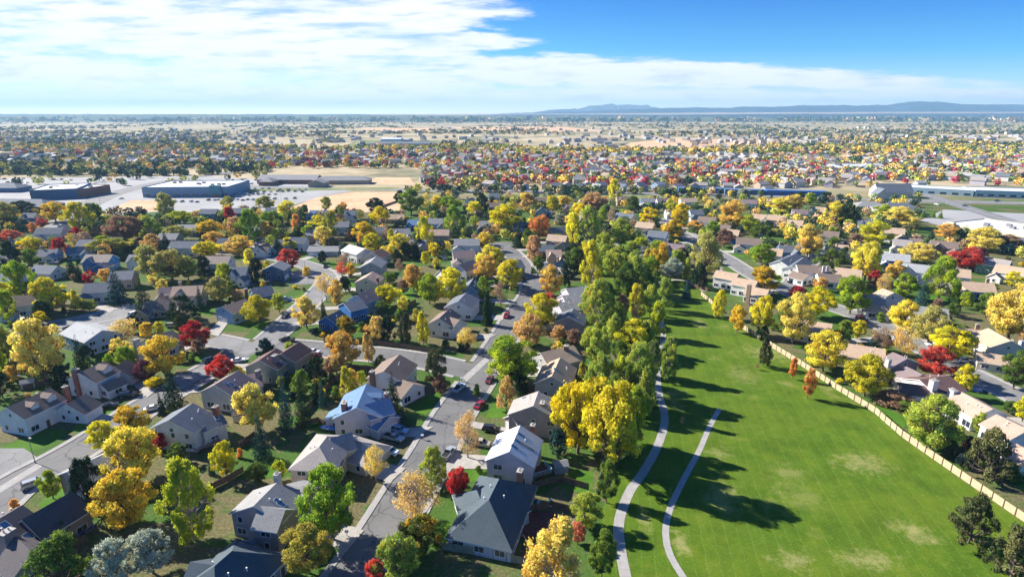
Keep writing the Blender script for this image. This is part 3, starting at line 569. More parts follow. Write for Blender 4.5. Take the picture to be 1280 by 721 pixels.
# ================================================================ HOUSES
LAND = []        # landmarks (words, x, y) that labels may point to
WIN = {}
def win_meshes():
    for key, w, h in (('s', 1.0, 1.3), ('d', 1.9, 1.3), ('p', 2.3, 1.7), ('a', .9, .9)):
        fr = MB(); t = .09
        for (x0, z0, x1, z1) in ((-w/2 - t, -h/2 - t, w/2 + t, -h/2), (-w/2 - t, h/2, w/2 + t, h/2 + t), (-w/2 - t, -h/2, -w/2, h/2), (w/2, -h/2, w/2 + t, h/2)):
            fr.box(x0, -.03, z0, x1, .09, z1)
        if w > 1.5: fr.box(-.035, -.03, -h/2, .035, .08, h/2)
        pn = MB(); pn.box(-w/2 + .003, -.02, -h/2 + .003, w/2 - .003, .035, h/2 - .003)
        both = MB(); both.box(-w/2 - t, -.03, -h/2 - t, w/2 + t, .05, h/2 + t, 0); both.box(-w/2, .052, -h/2, w/2, .07, h/2, 1)
        WIN[key] = (fr.mesh('window_' + key, M_TRIM), pn.mesh('pane_' + key, M_GLASS), both.mesh('windowfar_' + key, [M_TRIM, M_GLASS]))
    g = MB(); g.box(-2.4, -.03, 0, 2.4, .05, 2.15, 0)
    for k in range(1, 4): g.box(-2.35, .052, k * .54 - .02, 2.35, .06, k * .54 + .02, 1)
    g2 = MB(); g2.box(-2.52, -.03, 0, -2.4, .09, 2.27); g2.box(2.4, -.03, 0, 2.52, .09, 2.27); g2.box(-2.4, -.03, 2.15, 2.4, .09, 2.27)
    WIN['garage'] = (g.mesh('garage_door', [M_GARAGE, plain('garage panel groove', (.45, .45, .45))]), g2.mesh('garage_frame', M_TRIM))
    d = MB(); d.box(-.5, -.03, 0, .5, .05, 2.1); d2 = MB(); d2.box(-.6, -.03, 0, -.5, .08, 2.2); d2.box(.5, -.03, 0, .6, .08, 2.2); d2.box(-.5, -.03, 2.1, .5, .08, 2.2)
    WIN['door'] = (d.mesh('front_door', M_DOOR), d2.mesh('door_frame', M_TRIM))
win_meshes()
VENT = MB(); VENT.tube((0, 0, -.6), (0, 0, .45), .10, .10, 8); VENT.tube((0, 0, .45), (0, 0, .55), .15, .15, 8); VENT = VENT.mesh('roof_vent', M_TRIM)
class Mass:
    def __init__(s, cx, cy, ang, L, W, eh, rh, hip=0, wall=None, roof=None):
        s.cx, s.cy, s.a, s.L, s.W, s.eh, s.rh, s.hip, s.wall, s.roof = cx, cy, ang, L, W, eh, rh, hip, wall, roof
        s.c, s.s = math.cos(ang), math.sin(ang)
    def W2(s, u, v): return (s.cx + u * s.c - v * s.s, s.cy + u * s.s + v * s.c)
    def loc(s, X, Y): dx, dy = X - s.cx, Y - s.cy; return (dx * s.c + dy * s.s, -dx * s.s + dy * s.c)
    def inside(s, X, Y, e=0): u, v = s.loc(X, Y); return abs(u) < s.L / 2 + e and abs(v) < s.W / 2 + e
    def roofz(s, u, v):
        z = s.rh - abs(v) * (s.rh - s.eh) / (s.W / 2)
        if s.hip: z = min(z, s.rh - max(0, abs(u) - (s.L / 2 - s.hin)) * (s.rh - s.eh) / s.hin)
        return z
    @property
    def hin(s): return min(s.L / 2 - .05, s.W / 2)
def pm(x1, y1, x2, y2, W, eh, rh, hip=0, ext=0, wall=None, roof=None):
    a = G(x1, y1, rh); b = G(x2, y2, rh); L = math.dist(a, b) + (W if hip else 0) + ext
    return Mass((a[0] + b[0]) / 2, (a[1] + b[1]) / 2, math.atan2(b[1] - a[1], b[0] - a[0]), L, W, eh, rh, hip, wall, roof)
def wm(x, y, ang, L, W, eh, rh, hip=0, wall=None, roof=None):
    a = G(x, y, (eh + rh) / 2); return Mass(a[0], a[1], math.radians(ang), L, W, eh, rh, hip, wall, roof)
HOUSES = []; DRIVES = []
def chimney(root, X, Y, top, w, d, ang, mat, R):
    m = MB(); c, s = math.cos(ang), math.sin(ang)
    T = lambda x, y, z: (X - R[0] + x * c - y * s, Y - R[1] + x * s + y * c, z)
    m.box(-w / 2, -d / 2, 0, w / 2, d / 2, top, 0, T); ch = link('chimney', m.mesh('chimney', mat), root)
    m = MB(); m.box(-w / 2 - .1, -d / 2 - .1, top, w / 2 + .1, d / 2 + .1, top + .10, 0, T); 
    for o in (-w * .2, w * .2): m.tube(T(o, 0, top + .16), T(o, 0, top + .6), .13, .13, 8)
    link('chimney_cap', m.mesh('chimney_cap', M_CONC), ch)
def house(masses, roof, wall, label=None, nick=None, chim=(), sky=(), deck=None, garage=-1, seed=None, extra=None, porch=None, road_name=None, name='house', dormers=(), kindlbl=None, drive=True, vents=True):
    rr = random.Random(len(HOUSES) * 7 + 3)
    m0 = masses[0]; R = (m0.cx, m0.cy)
    root = link(name, None, None, (R[0], R[1], 0))
    near = R[1] < 330; mid = R[1] < 560
    wmats = {}; 
    for M in masses:
        wm_ = WM(M.wall or wall); rm_ = RM(M.roof or roof)
        T = lambda u, v, z, M=M: (M.W2(u, v)[0] - R[0], M.W2(u, v)[1] - R[1], z)
        m = MB(); L2, W2, eh, rh = M.L / 2, M.W / 2, M.eh, M.rh
        if M.hip: m.box(-L2, -W2, 0, L2, W2, eh - .02, 0, T)
        else: m.prism([(-W2, 0), (W2, 0), (W2, eh - .02), (0, rh - .02), (-W2, eh - .02)], -L2, L2, 0, T)
        me = m.mesh('wall', wm_); recalc(me); link('wall', me, root)
        m = MB(); ov = .45; sl = (rh - eh) / W2; th = .2
        if M.hip:
            h = M.hin; ze = eh - ov * sl
            e = [(-L2 - ov, -W2 - ov), (L2 + ov, -W2 - ov), (L2 + ov, W2 + ov), (-L2 - ov, W2 + ov)]
            A = T(-(L2 - h), 0, rh); B = T(L2 - h, 0, rh); q = [T(x, y, ze) for x, y in e]; qb = [T(x, y, ze - th) for x, y in e]
            m.quad([q[0], q[1], B, A]); m.quad([q[2], q[3], A, B]); m.quad([q[1], q[2], B]); m.quad([q[3], q[0], A]); m.quad(qb[::-1], 1)
            for i in range(4): m.quad([qb[i], qb[(i + 1) % 4], q[(i + 1) % 4], q[i]], 1)
        else:
            we = W2 + ov; ze = eh - ov * sl
            pr = [(-we, ze + th), (0, rh + th), (we, ze + th), (we, ze), (0, rh), (-we, ze)]
            i = len(m.v)
            for x in (-L2 - .35, L2 + .35):
                for (y, z) in pr: m.v.append(T(x, y, z))
            for k in range(6): m.f.append((i + k, i + (k + 1) % 6, i + 6 + (k + 1) % 6, i + 6 + k)); m.mi.append(0 if k < 2 else 1)
            for a, b, c_, d in ((0, 1, 4, 5), (1, 2, 3, 4)):
                m.f.append((i + a, i + b, i + c_, i + d)); m.mi.append(1); m.f.append((i + 6 + d, i + 6 + c_, i + 6 + b, i + 6 + a)); m.mi.append(1)
        me = m.mesh('roof', [rm_, M_TRIM]); recalc(me); M.roofobj = link('roof', me, root)
    # windows on walls that can be seen from around the photo's standpoint
    gar = masses[garage if garage is not None else -1]; walls = []
    for M in masses:
        for (nu, nv, ln) in ((1, 0, M.W), (-1, 0, M.W), (0, 1, M.L), (0, -1, M.L)):
            cx, cy = M.W2(nu * M.L / 2, nv * M.W / 2); nx = nu * M.c - nv * M.s; ny = nu * M.s + nv * M.c
            walls.append((M, nu, nv, ln, cx, cy, nx, ny))
    def place(mesh, nm, w, off, z, par=root, prot=0):
        M, nu, nv, ln, cx, cy, nx, ny = w; tx, ty = ny, -nx
        o = link(nm, mesh, par); o.location = (cx + tx * off + nx * prot - R[0], cy + ty * off + ny * prot - R[1], z); o.rotation_euler.z = math.atan2(ny, nx) - math.pi / 2
        return o
    nr = near_road(R); gdone = None
    if nr[0] < 45 and garage is not None:
        best = None
        for w in walls:
            if w[0] is not gar or w[3] < 5.4: continue
            d = (nr[1][0] - w[4]) * w[6] + (nr[1][1] - w[5]) * w[7]
            blocked = any(M2 is not w[0] and M2.inside(w[4] + w[6] * 1, w[5] + w[7] * 1) for M2 in masses)
            if not blocked and d > 0 and (best is None or d > best[0]): best = (d, w)
        if best:
            w = best[1]; gdone = w; off = 0 if w[3] < 9 else w[3] / 2 - 3.4
            if mid:
                g = place(WIN['garage'][0], 'garage_door', w, off, 0)
                if near: f = link('frame', WIN['garage'][1], g)
            if drive:
                tx, ty = w[7], -w[6]; gx, gy = w[4] + tx * off, w[5] + ty * off; q = nr[1]
                hw = ROADS[nr[2]][1] / 2; dd = math.dist((gx, gy), q); q = (q[0] + (gx - q[0]) * (hw - .3) / dd, q[1] + (gy - q[1]) * (hw - .3) / dd)
                if dd < 40:
                    if R[1] < 430 and not label: DRIVES.append((gx + (q[0] - gx) * .45, gy + (q[1] - gy) * .45, math.degrees(math.atan2(q[1] - gy, q[0] - gx)), R[1]))
                    poly('driveway', '', .143, M_CONC, world=[(gx + tx * 2.8, gy + ty * 2.8), (q[0] + tx * 3.1, q[1] + ty * 3.1), (q[0] - tx * 3.1, q[1] - ty * 3.1), (gx - tx * 2.8, gy - ty * 2.8)])
    if mid:
        doors = 0
        for w in walls:
            M, nu, nv, ln, cx, cy, nx, ny = w
            if -cx * nx - cy * ny < -.12 * math.hypot(cx, cy): continue
            sp = (2.9 if near else 3.3) if nv else 3.6; k = max(1, int(ln / sp)); k = min(k, 5)
            for i in range(k):
                off = (i + .5 - k / 2) * ln / k + rr.uniform(-.25, .25)
                tx, ty = ny, -nx; X, Y = cx + tx * off, cy + ty * off
                if any(M2 is not M and M2.inside(X + nx * .2, Y + ny * .2, .8) for M2 in masses): continue
                levels = [1.55] + ([4.25] if M.eh > 4.6 else [])
                if w is gdone: levels = levels[1:]
                elif not doors and M is m0 and nr[1] and (nr[1][0] - cx) * nx + (nr[1][1] - cy) * ny > 0 and nr[0] < 40:
                    d = place(WIN['door'][0], 'front_door', w, off, 0)
                    if near: link('frame', WIN['door'][1], d)
                    doors = 1; levels = levels[1:]
                for z in levels:
                    if rr.random() < (.05 if near else .2): continue
                    key = rr.choice('ssdd' if z > 2 else 'sddp')
                    if z + 1.0 > M.eh: continue
                    if near: f = place(WIN[key][0], 'window', w, off, z); link('pane', WIN[key][1], f)
                    else: place(WIN[key][2], 'window', w, off, z)
            if nu and not M.hip and M.rh - M.eh > 2 and M.W > 7.5 and near and rr.random() < .5:
                f = place(WIN['a'][0], 'window', w, 0, M.eh + .3); link('pane', WIN['a'][1], f)
    for (x, y, top, wd, dp, bm) in chim:
        X, Y = G(x, y, top); chimney(root, X, Y, top, wd, dp, m0.a, brick_mat(bm, BRICK[bm]), R)
    def onroof(x, y, M):
        z = M.rh - 1
        for _ in range(8): X, Y = G(x, y, z); z = M.roofz(*M.loc(X, Y))
        return X, Y, z
    for (x, y, w, h) in sky:
        for M in masses:
            X, Y, z = onroof(x, y, M)
            if M.inside(X, Y): break
        else: continue
        u, v = M.loc(X, Y); sg = 1 if v > 0 else -1; sl = -sg * (M.rh - M.eh) / (M.W / 2)
        T = lambda a, b, c_: (M.W2(u + a, v + b)[0] - R[0], M.W2(u + a, v + b)[1] - R[1], M.roofz(u, v) + sl * b + .2 + c_)
        m = MB(); m.box(-w / 2, -h / 2, 0, w / 2, h / 2, .10, 0, T); so = link('skylight', m.mesh('skylight', M_TRIM), M.roofobj)
        m = MB(); m.box(-w / 2 + .08, -h / 2 + .08, .09, w / 2 - .08, h / 2 - .08, .13, 0, T); link('pane', m.mesh('pane', M_SKYL), so)
    if near and vents:
        for _ in range(3):
            M = masses[0]; u = rr.uniform(-.4, .4) * (M.L - (M.W if M.hip else 0)); v = rr.choice((-1, 1)) * rr.uniform(.1, .3) * M.W
            X, Y = M.W2(u, v); o = link('roof_vent', VENT, M.roofobj); o.location = (X - R[0], Y - R[1], M.roofz(u, v) + .15)
    for (mi, u, side, w, hh) in dormers:      # gabled dormer standing on a roof slope
        M = masses[mi]; v0 = side * M.W / 2 * .78; v1 = side * M.W * .06; zb = M.roofz(u, v0)
        T = lambda y, x, z: (M.W2(u + x, y)[0] - R[0], M.W2(u + x, y)[1] - R[1], z)
        m = MB(); m.prism([(-w / 2, zb - .3), (w / 2, zb - .3), (w / 2, zb + hh), (0, zb + hh + w * .32), (-w / 2, zb + hh)], v0, v1, 0, T); me = m.mesh('dormer', WM(wall)); recalc(me); dm = link('dormer', me, root)
        m = MB(); e = w / 2 + .3; zz = zb + hh - .3 * .64; pk = zb + hh + w * .32
        m.prism([(-e, zz + .16), (0, pk + .17), (e, zz + .16), (e, zz), (0, pk + .01), (-e, zz)], v0 + side * .3, v1, 0, T); me = m.mesh('dormer_roof', RM(roof)); recalc(me); link('dormer_roof', me, dm)
        nx, ny = -M.s * side, M.c * side; X, Y = M.W2(u, v0); f = link('window', WIN['s'][0], dm); f.location = (X - R[0], Y - R[1], zb + hh * .5); f.rotation_euler.z = math.atan2(ny, nx) - math.pi / 2; 
    if deck:      # px of the outer corner line and depth
        (x1, y1, x2, y2, dep, z, fm, rm) = deck
        a = G(x1, y1, z); b = G(x2, y2, z); L = math.dist(a, b); an = math.atan2(b[1] - a[1], b[0] - a[0]); c, s = math.cos(an), math.sin(an)
        T = lambda x, y, zz: (a[0] - R[0] + x * c - y * s, a[1] - R[1] + x * s + y * c, zz)
        m = MB(); m.box(0, 0, z - .2, L, dep, z, 0, T)
        for x in (.1, L / 2, L - .25):
            m.box(x, .05, 0, x + .15, .2, z - .2, 0, T)
        dk = link('deck', m.mesh('deck', fm), root); m = MB()
        for x in np.arange(0, L, .32): m.box(x, 0, z, x + .06, .05, z + .95, 0, T)
        for y in np.arange(0, dep, .32): m.box(0, y + .06, z, .05, y + .12, z + .95, 0, T); m.box(L - .05, y + .06, z, L, y + .12, z + .95, 0, T)
        m.box(0, -.02, z + .95, L, .08, z + 1.03, 0, T); m.box(-.02, .08, z + .95, .06, dep, z + 1.03, 0, T); m.box(L - .06, .08, z + .95, L + .02, dep, z + 1.03, 0, T)
        link('railing', m.mesh('railing', rm), dk)
    HOUSES.append(masses)
    px = PX(R[0], R[1], m0.rh * .7)
    if label: tag(root, label, 'house'); USED.add(label)
    if nick: LAND.append((nick, *px))
    THINGS.append((root, *px, dict(t='house', roof=roof, wall=wall, label=label, X=R[0], Y=R[1], chim=(chim[0][5] if chim else None), kindlbl=kindlbl, far=not mid)))
    return root
# --- foreground and middle houses, ridge ends taken where the photo shows them
house([pm(10, 509, 62, 486, 9.5, 5.2, 7.8), pm(84, 505, 106, 493, 9, 3.0, 5.6)], 'brown', 'white', 'white two storey house with brown roof and wide garage beside the left street', 'the white brown-roofed house by the left street', chim=[(81, 483, 8.6, 1.2, 1.0, 'red')], dormers=[(0, 3, -1, 2.2, 1.5), (0, -1.5, -1, 1.9, 1.2)])
house([pm(-14, 657, 26, 633, 15, 3.6, 7.6), pm(30, 649, 90, 615, 8.5, 4.4, 7.4), pm(20, 672, 40, 690, 7, 3.4, 6.4)], 'dark', 'mauve', 'dark roofed townhouse with blue skylights in the bottom left corner', 'the dark-roofed corner townhouse', chim=[(8, 664, 7.6, 2.0, 1.6, 'mauve')], sky=[(7, 657, 1.2, 1.6), (37, 675, 1.2, 1.6), (46, 668, 1.0, 1.3)], deck=(78, 668, 112, 650, 3, 1.0, M_DECKRED, M_WOODB), garage=None)
house([pm(86, 589, 146, 560, 9.5, 5.0, 7.4)], 'lightgrey', 'mauve', 'mauve house with pale sunlit roof mostly hidden behind yellow trees', None, garage=None)
house([pm(212, 525, 240, 505, 12.0, 5.4, 8.4), pm(244, 522, 272, 512, 8.5, 4.6, 6.8)], 'slate', 'white', 'white house with bay window and railed deck, grey roof, facing the yellow tree', 'the white house with the railed deck', chim=[(269, 508, 8.6, 1.3, 1.1, 'red')], sky=[(262, 520, 1.0, 1.5), (270, 518, 1.0, 1.5)], deck=(248, 563, 276, 549, 3.2, 1.1, M_DECKRED, M_RAIL), garage=None)
house([pm(318, 632, 345, 605, 11.0, 5.4, 8.0), pm(326, 633, 355, 637, 6.0, 5.3, 7.6), pm(360, 606, 386, 612, 11.5, 3.0, 5.8)], 'grey', 'mauve', 'mauve walled house with grey cross-gabled roof beside the big lime tree', 'the mauve grey-roofed house', chim=[(346, 592, 8.6, 1.2, 1.0, 'white')], sky=[(348, 627, 1.0, 1.5), (352, 631, 1.0, 1.5)])
house([pm(399, 558, 409, 545, 9.6, 5.4, 8.0, 1), pm(414, 548, 438, 541, 6.0, 5.2, 7.6), pm(442, 549, 452, 552, 9, 3.0, 5.4, 1)], 'greige', 'cream', 'cream house with pale grey hipped roof below the blue house with brick chimney', 'the cream hip-roofed house')
house([pm(446, 509, 458, 481, 12.0, 5.4, 8.4), pm(456, 506, 486, 498, 7.0, 5.4, 7.8), pm(474, 516, 486, 521, 8.0, 2.9, 4.8), pm(418, 519, 424, 509, 5.0, 3.0, 4.4)], 'blue', 'lavender', 'pale blue house with steep blue roof and tall red brick chimney', 'the blue-roofed house with the brick chimney', chim=[(430, 503, 8.8, 1.9, 1.2, 'red'), (483, 491, 8.8, 1.2, 1.0, 'red')], dormers=[(0, 2, -1, 2.2, 1.4)], garage=2)
house([pm(480, 464, 499, 444, 11.0, 5.2, 8.0), pm(500, 474, 516, 480, 9.0, 3.0, 5.4)], 'brown', 'white', 'white house with tan brown roof and dark brick chimney behind the blue roof', 'the tan brown-roofed house', chim=[(465, 464, 8.0, 1.5, 1.2, 'brown')], garage=1)
house([pm(549, 398, 562, 386, 9.0, 5.0, 7.6), pm(560, 396, 574, 400, 8.0, 4.2, 6.4)], 'brown', 'white', 'white gabled house with dark brown roof beside the tall dark cypress', 'the white house beside the cypress')
house([pm(573, 377, 583, 366, 11.0, 5.2, 7.8)], 'slate', 'white', 'white house with slate roof just behind the white brown-roofed one by the cypress', None, chim=[(557, 384, 8.4, 1.2, 1.0, 'mauve')])
house([pm(586, 357, 592, 348, 7.0, 5.2, 7.6)], 'slate', 'skyblue', 'small turquoise gabled house with one round dark window', None)
house([pm(690, 470, 700, 448, 10.0, 4.8, 7.6), pm(676, 441, 716, 432, 10.5, 5.0, 7.8)], 'tan', 'grey', 'tan roofed house with tall brick chimney right of the big lime street tree', 'the tan-roofed house with the tall chimney', chim=[(708, 432, 8.8, 1.6, 1.3, 'brown')], sky=[(695, 463, 1.0, 1.4)], garage=1)
house([pm(667, 507, 673, 490, 13.0, 5.6, 8.8), pm(640, 519, 652, 514, 6, 3.0, 5.0)], 'greige', 'mauve', 'mauve house with grey green roof and tall tan brick chimney', 'the mauve house with the tan chimney', chim=[(678, 503, 8.6, 1.9, 1.1, 'tan')], sky=[(655, 498, .8, 1.2)], garage=1)
house([pm(637, 564, 650, 533, 10.5, 5.6, 8.6)], 'white', 'lavender', 'lavender house with nearly white roof, skylights and a blue railed deck', 'the white-roofed lavender house', chim=[(666, 531, 8.4, 1.3, 1.1, 'red')], sky=[(652, 545, 1.0, 1.8), (648, 553, 1.0, 1.8), (660, 560, 1.0, 3.2), (644, 560, 1.0, 1.8)], deck=(666, 597, 690, 590, 3.6, 2.6, M_DECKRED, plain('pale blue railing', (.32, .52, .66), .6)))
house([pm(611, 624, 624, 598, 12.5, 3.3, 8.0, 1), pm(600, 622, 596, 612, 8.0, 3.2, 6.2, 1), pm(634, 612, 648, 606, 7.5, 3.2, 6.6)], 'teal', 'lavender', 'dark teal hip-roofed house behind the grey board fence', 'the teal hip-roofed house', chim=[(650, 588, 7.4, 1.5, 1.1, 'red')])
house([pm(268, 707, 290, 688, 12.0, 3.4, 7.6, 1), pm(240, 703, 262, 706, 8.0, 3.4, 6.4)], 'teal', 'mauve', 'dark blue hip-roofed house cut off by the bottom edge', 'the dark blue roof at the bottom edge', garage=None)
house([pm(100, 466, 130, 452, 10.0, 5.2, 7.8), pm(143, 460, 158, 450, 8.5, 3.0, 5.8), pm(128, 481, 150, 472, 4.5, 2.7, 4.2)], 'brown', 'white', 'white house with red brick end chimney and twin-window dormer, brown roof', 'the white house with the brick end chimney', chim=[(94, 462, 8.6, 1.8, 1.2, 'red')], dormers=[(0, 1.5, -1, 3.0, 1.5)], garage=1)
house([pm(127, 413, 96, 403, 11.5, 5.4, 7.8)], 'lightgrey', 'skyblue', 'boxy pale blue house with light grey roof beside the dark pine', 'the boxy pale blue house', garage=None)
house([pm(184, 424, 214, 413, 10.5, 4.6, 7.0)], 'dark', 'white', 'white house with dark roof and white chimney behind the gold tree', 'the white house with the white chimney', chim=[(170, 424, 8.4, 1.6, 1.4, 'white')])
house([pm(269, 481, 297, 464, 10.5, 5.2, 8.0), pm(300, 470, 326, 466, 8, 4.0, 6.2)], 'mauve', 'grey', 'grey walled house with long mauve brown roof and skylights', 'the long mauve-roofed house', chim=[(322, 463, 7.6, 1.4, 1.0, 'mauve')], sky=[(290, 482, 1.0, 1.5), (282, 478, .8, .8)])
house([pm(325, 450, 345, 436, 10.5, 5.0, 7.8), pm(352, 442, 374, 428, 8.5, 5.2, 7.6)], 'maroon', 'sage', 'sage green house with dark maroon roof and pale mauve chimney', 'the sage house with the maroon roof', chim=[(343, 444, 8.4, 1.8, 1.3, 'mauve')], sky=[(354, 454, 1.0, 1.4)])
house([pm(408, 396, 424, 388, 8.0, 3.2, 5.6), pm(430, 379, 450, 374, 9.5, 5.2, 7.4)], 'slate', 'blue', 'vivid blue house with grey roof beside the amber street trees', 'the vivid blue house')
house([pm(446, 369, 466, 361, 9.5, 5.2, 7.8)], 'mauve', 'skyblue', 'light blue house with plum brown roof directly behind the vivid blue one', None)
house([pm(457, 347, 466, 340, 10.5, 5.2, 7.8)], 'peach', 'cream', 'cream house with peach roof between the plum roof and the grey gable', 'the peach-roofed house', chim=[(472, 347, 7.4, 1.2, 1.0, 'red')])
house([pm(463, 328, 470, 321, 10.5, 5.2, 7.8)], 'grey', 'grey', 'grey gabled house behind the peach-roofed one', 'the grey gabled house')
house([pm(466, 316, 476, 311, 11.0, 5.0, 7.6)], 'maroon', 'cream', 'brown roofed house with one pale sunlit slope behind the grey gable', None)
house([pm(437, 306, 456, 311, 11.5, 5.2, 7.6)], 'white', 'white', 'white house with white roof at the head of the loop street', 'the white-roofed house on the loop street', garage=None)
house([wm(406, 310, 0, 18, 9, 3, 5)], 'grey', 'grey', 'low long grey bungalow behind the loop street', None)
house([pm(340, 332, 350, 326, 10.5, 5.4, 7.8)], 'grey', 'slateblue', 'slate blue gabled house beside the red maple on the loop street', 'the slate blue gabled house')
house([pm(314, 361, 338, 357, 10.0, 3.6, 6.4)], 'slate', 'slateblue', 'low dark blue house with small brick chimney in front of the slate blue gable', None, chim=[(307, 361, 6.4, 1.3, 1.0, 'red')])
house([pm(279, 383, 306, 374, 10.0, 4.8, 7.0)], 'brown', 'skyblue', 'brown roofed house with pale blue gable behind the big dark pine', 'the brown roof with the blue gable')
house([pm(711, 396, 717, 386, 11.0, 5.0, 7.6)], 'slate', 'mauve', 'mauve house with dark blue slate roof in the row beside the tall trees', 'the dark blue slate roof')
for i, (x, y) in enumerate(((723, 362), (719, 371), (714, 380))):
    house([wm(x, y, 20, 12, 9, 5, 7.2), wm(x - 12, y + 4, 20, 6, 6, 3, 4.6)], 'grey', 'lavender', ['uppermost', 'middle', 'lowest'][i] + ' of the three grey stepped-roof houses left of the tall yellow tree', None, name='house')
# right side
house([wm(909, 343, -38, 10, 9, 5.2, 7.4), wm(932, 352, -38, 10, 9, 5.0, 7.2), wm(947, 363, -38, 9, 9, 4.0, 6.2)], 'tan', 'white', 'white house with stepped tan roofs and tall tan chimney beyond the park fence', 'the white tan-roofed house by the park', chim=[(937, 356, 8.8, 1.6, 1.4, 'tan'), (902, 335, 8.2, 1.2, 1.0, 'white')])
house([pm(975, 326, 996, 317, 10, 5.2, 7.6), pm(990, 333, 1005, 322, 9, 4.4, 6.6)], 'slate', 'white', 'white house with slate blue double gables across the street from the park', 'the slate double-gabled house')
house([wm(1016, 335, -12, 15, 10, 5.2, 7.6), wm(1001, 344, -60, 8, 8, 3, 5.2), wm(1036, 346, -12, 10, 9, 3.4, 6)], 'brown', 'white', 'white house with brown roof, white gable and two white chimneys', 'the white house with two chimneys', chim=[(1030, 333, 8.6, 1.1, 1.0, 'white'), (1035, 333, 8.6, 1.1, 1.0, 'white')])
house([pm(1263, 426, 1236, 411, 11.5, 5.2, 8.0), wm(1240, 446, -30, 8, 7, 3, 5)], 'tan', 'cream', 'cream house with tan roof and round-topped gable beside the crimson maple', 'the cream house with the round gable', chim=[(1278, 426, 7.0, 1.4, 1.2, 'white')])
house([pm(1133, 448, 1117, 441, 10.5, 5.0, 7.2), pm(1152, 468, 1134, 459, 9.0, 3.6, 5.6)], 'mauve', 'mauve', 'mauve brown house between the park fence and the crimson maple', 'the mauve house left of the crimson maple', chim=[(1111, 449, 7.6, 1.3, 1.2, 'white')])
house([pm(1150, 475, 1186, 470, 10.5, 4.6, 6.6), wm(1140, 484, -20, 7, 7, 3.8, 5.6)], 'maroon', 'white', 'white house with maroon roof and tall white chimney under the crimson maple', 'the maroon-roofed house', chim=[(1168, 475, 8.2, 1.9, 1.5, 'white')], garage=None)
house([pm(1240, 511, 1203, 491, 10.0, 4.0, 6.2)], 'peach', 'white', 'white house with long peach tan roof between the olive tree and the street', 'the long peach-tan roof', chim=[(1192, 487, 6.6, 1.8, 1.4, 'white')])
house([pm(1284, 537, 1247, 519, 9.5, 4.0, 6.0)], 'peach', 'white', 'smaller white house with tan roof behind the two dark pines by the fence', 'the small tan roof behind the pines')
house([pm(1300, 572, 1272, 556, 9.0, 3.6, 5.6)], 'peach', 'white', 'last white house with tan roof at the right edge of the photo', None, garage=None)
house([wm(1074, 436, -28, 14, 11, 3.6, 6.0)], 'tan', 'white', 'white house with leaf-strewn tan roof between the gold and lime trees by the fence', 'the leaf-strewn tan roof', garage=None)
house([wm(1012, 405, -30, 14, 11, 4.2, 6.6)], 'tan', 'cream', 'low cream house with tan roof behind the peach-gold tree at the fence', None)
house([pm(1117, 366, 1104, 361, 10, 5, 7.4), wm(1098, 385, -30, 8, 7, 3, 5)], 'tan', 'white', 'white house with tan roof and brown dormer behind the gold tree', 'the tan roof with the brown dormer')
